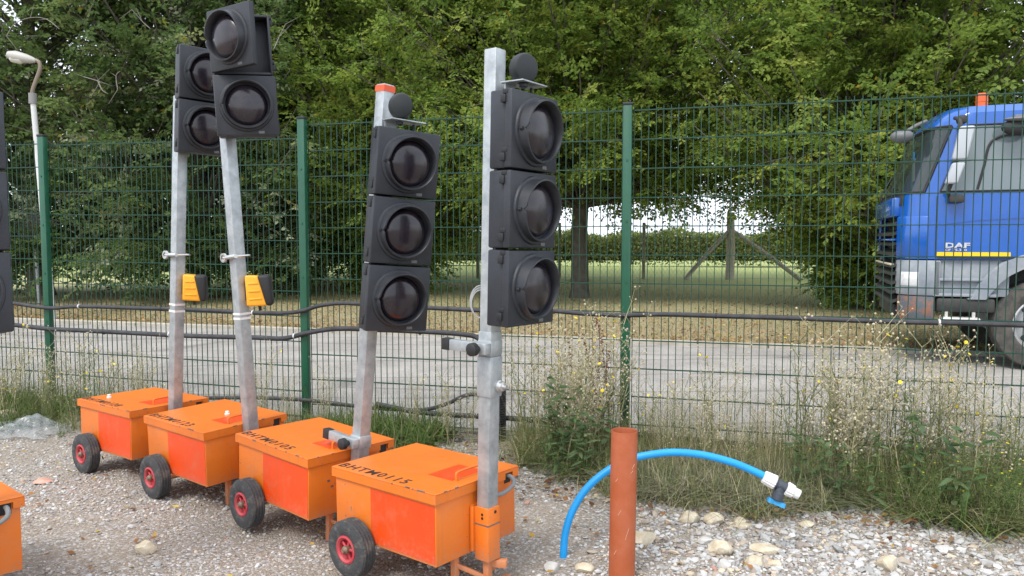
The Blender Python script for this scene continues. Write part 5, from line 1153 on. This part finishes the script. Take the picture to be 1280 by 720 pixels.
def copy_weed(kind, k_, loc, rz, s, label):
    key = (kind, k_)
    if key not in protos:
        o = weed(kind, (0, 0, 0), 1.0, hash(kind) % 1 + k_*13+len(kind)); protos[key] = o
    else:
        src = protos[key]; o = src.copy(); C.objects.link(o)
        for ch in src.children:
            c = ch.copy(); C.objects.link(c); c.parent = o
    o.location = loc; o.rotation_euler = (0, 0, rz); o.scale = (s, s, s); tag(o, label, 'weed', 'weeds along the fence'); return o
rs = random.Random(99)
def scatter(kind, spots, where, hrange):
    for i, (px, nn) in enumerate(spots):
        # px: where along the fence it stands in the photograph, nn: distance in front of the fence
        p = onf(px, 560, nn); h = rs.uniform(*hrange)
        copy_weed(kind, rs.randint(0, 3), (p.x, p.y, -.01), rs.uniform(0, 6.28), h, WL[kind][0]+' '+where)
scatter('dry', [(655, -.25), (672, -.5), (690, -.55), (706, -.6), (722, -.6), (738, -.7), (750, -.45), (765, -.3), (700, -.3), (730, -.25), (715, -.8)], 'in the clump left of the tall green post', (.6, 1.0))
scatter('dry', [(815, -.3), (835, -.5), (860, -.3), (885, -.6), (905, -.4), (930, -.6), (955, -.35)], 'between the green post and the tap', (.38, .72))
scatter('dry', [(1010, -.5), (1035, -.6), (1058, -.75), (1075, -.8), (1085, -.7), (1100, -.55), (1125, -.7), (1150, -.5)], 'in the tallest clump in front of the lorry', (.7, 1.18))
scatter('dry', [(1175, -.4), (1200, -.7), (1225, -.5), (1255, -.6)], 'near the right edge below the lorry wheel', (.4, .8))
scatter('dry', [(20, -.3), (55, -.5), (95, -.35), (140, -.3), (165, -.4), (10, -.7), (180, -.25)], 'by the leftmost fence post', (.45, .8))
scatter('dry', [(330, -.3), (360, -.4), (405, -.3), (520, -.3), (560, -.4), (590, -.3)], 'behind the orange carts', (.35, .65))
scatter('ragwort', [(20, -.6), (60, -.7), (110, -.5), (40, -.3), (85, -.8), (125, -.75)], 'at the left end of the fence', (.45, .8))
scatter('ragwort', [(668, -.4), (685, -.6), (700, -.5), (735, -.6), (752, -.5)], 'left of the tall green post', (.5, .85))
scatter('ragwort', [(165, -.3), (185, -.4), (205, -.3)], 'behind the farthest orange cart', (.4, .6))
scatter('ragwort', [(810, -.4), (840, -.6), (870, -.5), (930, -.5), (895, -.35), (965, -.6)], 'just right of the tall green post', (.4, .7))
scatter('ragwort', [(1000, -.6), (1020, -.4), (1045, -.7), (1065, -.6), (1092, -.8), (1115, -.6), (1160, -.7), (1185, -.5), (1230, -.7), (1255, -.8), (1270, -.5)], 'in the right hand weeds', (.55, .9))
scatter('dock', [(684, -.8), (698, -.95), (712, -.85), (725, -.95), (742, -.8)], 'left of the brown pipe', (.42, .66))
scatter('dock', [(1000, -.95), (1025, -1.0), (1050, -1.05), (1075, -.95), (1100, -1.08), (1140, -.95), (1190, -1.05)], 'right of the white tap end', (.36, .56))
scatter('green', [(1130, -.9), (1155, -1.05), (1180, -.95), (1205, -1.05), (1230, -.95), (1250, -1.1), (1275, -1.0), (1170, -.7), (1220, -.75), (1265, -.75), (1300, -.9), (1110, -1.1), (1140, -1.15), (1165, -1.2), (1195, -1.2), (1215, -.85), (1240, -1.2), (1262, -1.15), (1285, -1.2), (1145, -.8), (1190, -.8), (1240, -.7)], 'in the bushy patch at lower right', (.30, .52))
scatter('green', [(655, -.6), (662, -.75), (565, -.2), (552, -.3), (652, -.3)], 'beside the ribbed duct', (.3, .55))
scatter('green', [(10, -.8), (45, -.75), (80, -.9), (120, -.85), (160, -.6), (175, -.8), (30, -.45)], 'around the polythene sheet', (.25, .42))
scatter('green', [(445, -.3), (480, -.35), (510, -.4), (400, -.4)], 'between the second nearest cart and the fence', (.2, .36))
scatter('green', [(800, -.75), (830, -.9), (870, -.8), (900, -1.0), (940, -.9), (975, -.8), (1110, -.95), (1000, -1.05), (668, -.85), (680, -.95), (715, -.75), (700, -1.0), (735, -1.0), (1020, -.7), (1045, -.85), (1070, -.7), (1095, -.85), (1125, -.6), (850, -.5), (915, -.6), (960, -.7)], 'at the front of the weed strip behind the pipes', (.22, .42))
scatter('green', [(1005, -.5), (1035, -.9), (1060, -.5), (1085, -1.0), (1105, -.75), (1130, -.5), (1155, -.65), (1200, -.6), (1225, -.55), (1250, -.55), (1275, -.5), (690, -.6), (705, -.8), (722, -.6), (740, -.8), (755, -.6)], 'filling in behind the broad leaved plants', (.34, .60))
scatter('redseed', [(722, -.4), (733, -.5), (762, -.35)], 'near the tall green post', (.85, 1.1))
# grey-green low thistly growth behind the blue pipe
blades(7000, (.15, 1.3), lambda t_, u: edge(t_)*(.45+.5*u), .04, .26, [(.22, .22, .15, 4), (.30, .28, .19, 3), (.14, .16, .09, 3)], 'withered_grass', 'greyish withered growth behind the blue pipe', .0055, 1.8)

# ------------------------------------------------------------------ fallen leaves
def litter(n, pos, name, label, pal, s0, s1, z=.01):
    r = np.random.default_rng(n); P_ = pos(r, n); n = len(P_); D = unit(r.normal(size=(n, 3))*np.array([1, 1, .25])); Nn = unit(np.array([0, 0, 1])+r.normal(size=(n, 3))*.35); Nn = unit(Nn-D*np.sum(Nn*D, 1)[:, None]); L = r.uniform(s0, s1, n)
    V, F_ = leaf_quads(P_, D, Nn, L, L*.6); pal_ = np.array([p[:3] for p in pal]); pr = np.array([p[3] for p in pal]); ct = pal_[r.choice(len(pal), n, p=pr/pr.sum())]*r.uniform(.7, 1.2, (n, 1))
    tag(np_mesh(name, V, F_, grassm, np.repeat(ct, 4, 0)), label, 'leaves', kind='stuff')
lp = [(.50, .30, .05, 3), (.30, .14, .05, 2), (.55, .42, .10, 2), (.20, .10, .05, 2), (.42, .20, .06, 1)]
def posy(r, n):
    y = r.uniform(2.6, 5.4, n); x = (r.random(n)*2-1)*.72*y; return np.stack([x, y, np.full(n, .014)], 1)
litter(260, posy, 'fallen_leaves', 'yellow and brown fallen leaves scattered over the gravel', lp, .02, .045)
litter(15000, lambda r, n: (lambda t_, k_: np.stack([FO.x+FX.x*t_+FN.x*k_, FO.y+FX.y*t_+FN.y*k_, np.full(n, .055)+r.random(n)*.02], 1))(r.uniform(-14, 12, n), 5.4+7*r.random(n)**1.8), 'leaf_litter', 'brown autumn leaf litter on the verge under the trees', [(.36, .22, .10, 3), (.46, .30, .12, 2), (.20, .13, .08, 3), (.55, .42, .14, 1.2), (.40, .16, .06, 1)], .03, .075)
litter(1500, lambda r, n: (lambda t_, k_: np.stack([FO.x+FX.x*t_+FN.x*k_, FO.y+FX.y*t_+FN.y*k_, np.full(n, .02)+r.random(n)*.02], 1))(r.uniform(-3, 3, n), np.where(r.random(n) < .8, edge(r.uniform(-3, 3, n)), -.3)+r.normal(0, .08, n)), 'dead_leaves', 'dark brown dead leaves at the foot of the weeds', [(.16, .07, .035, 3), (.24, .12, .05, 2), (.30, .2, .1, 1)], .02, .055)
blades(60000, (-16, 14), lambda t_, u: 5.42+12*u**1.3, .02, .09, [(.36, .31, .15, 3), (.24, .27, .09, 2.5), (.44, .37, .2, 2)], 'verge_grass', 'short dry grass on the verge under the trees', .010, .6, z0=.04)
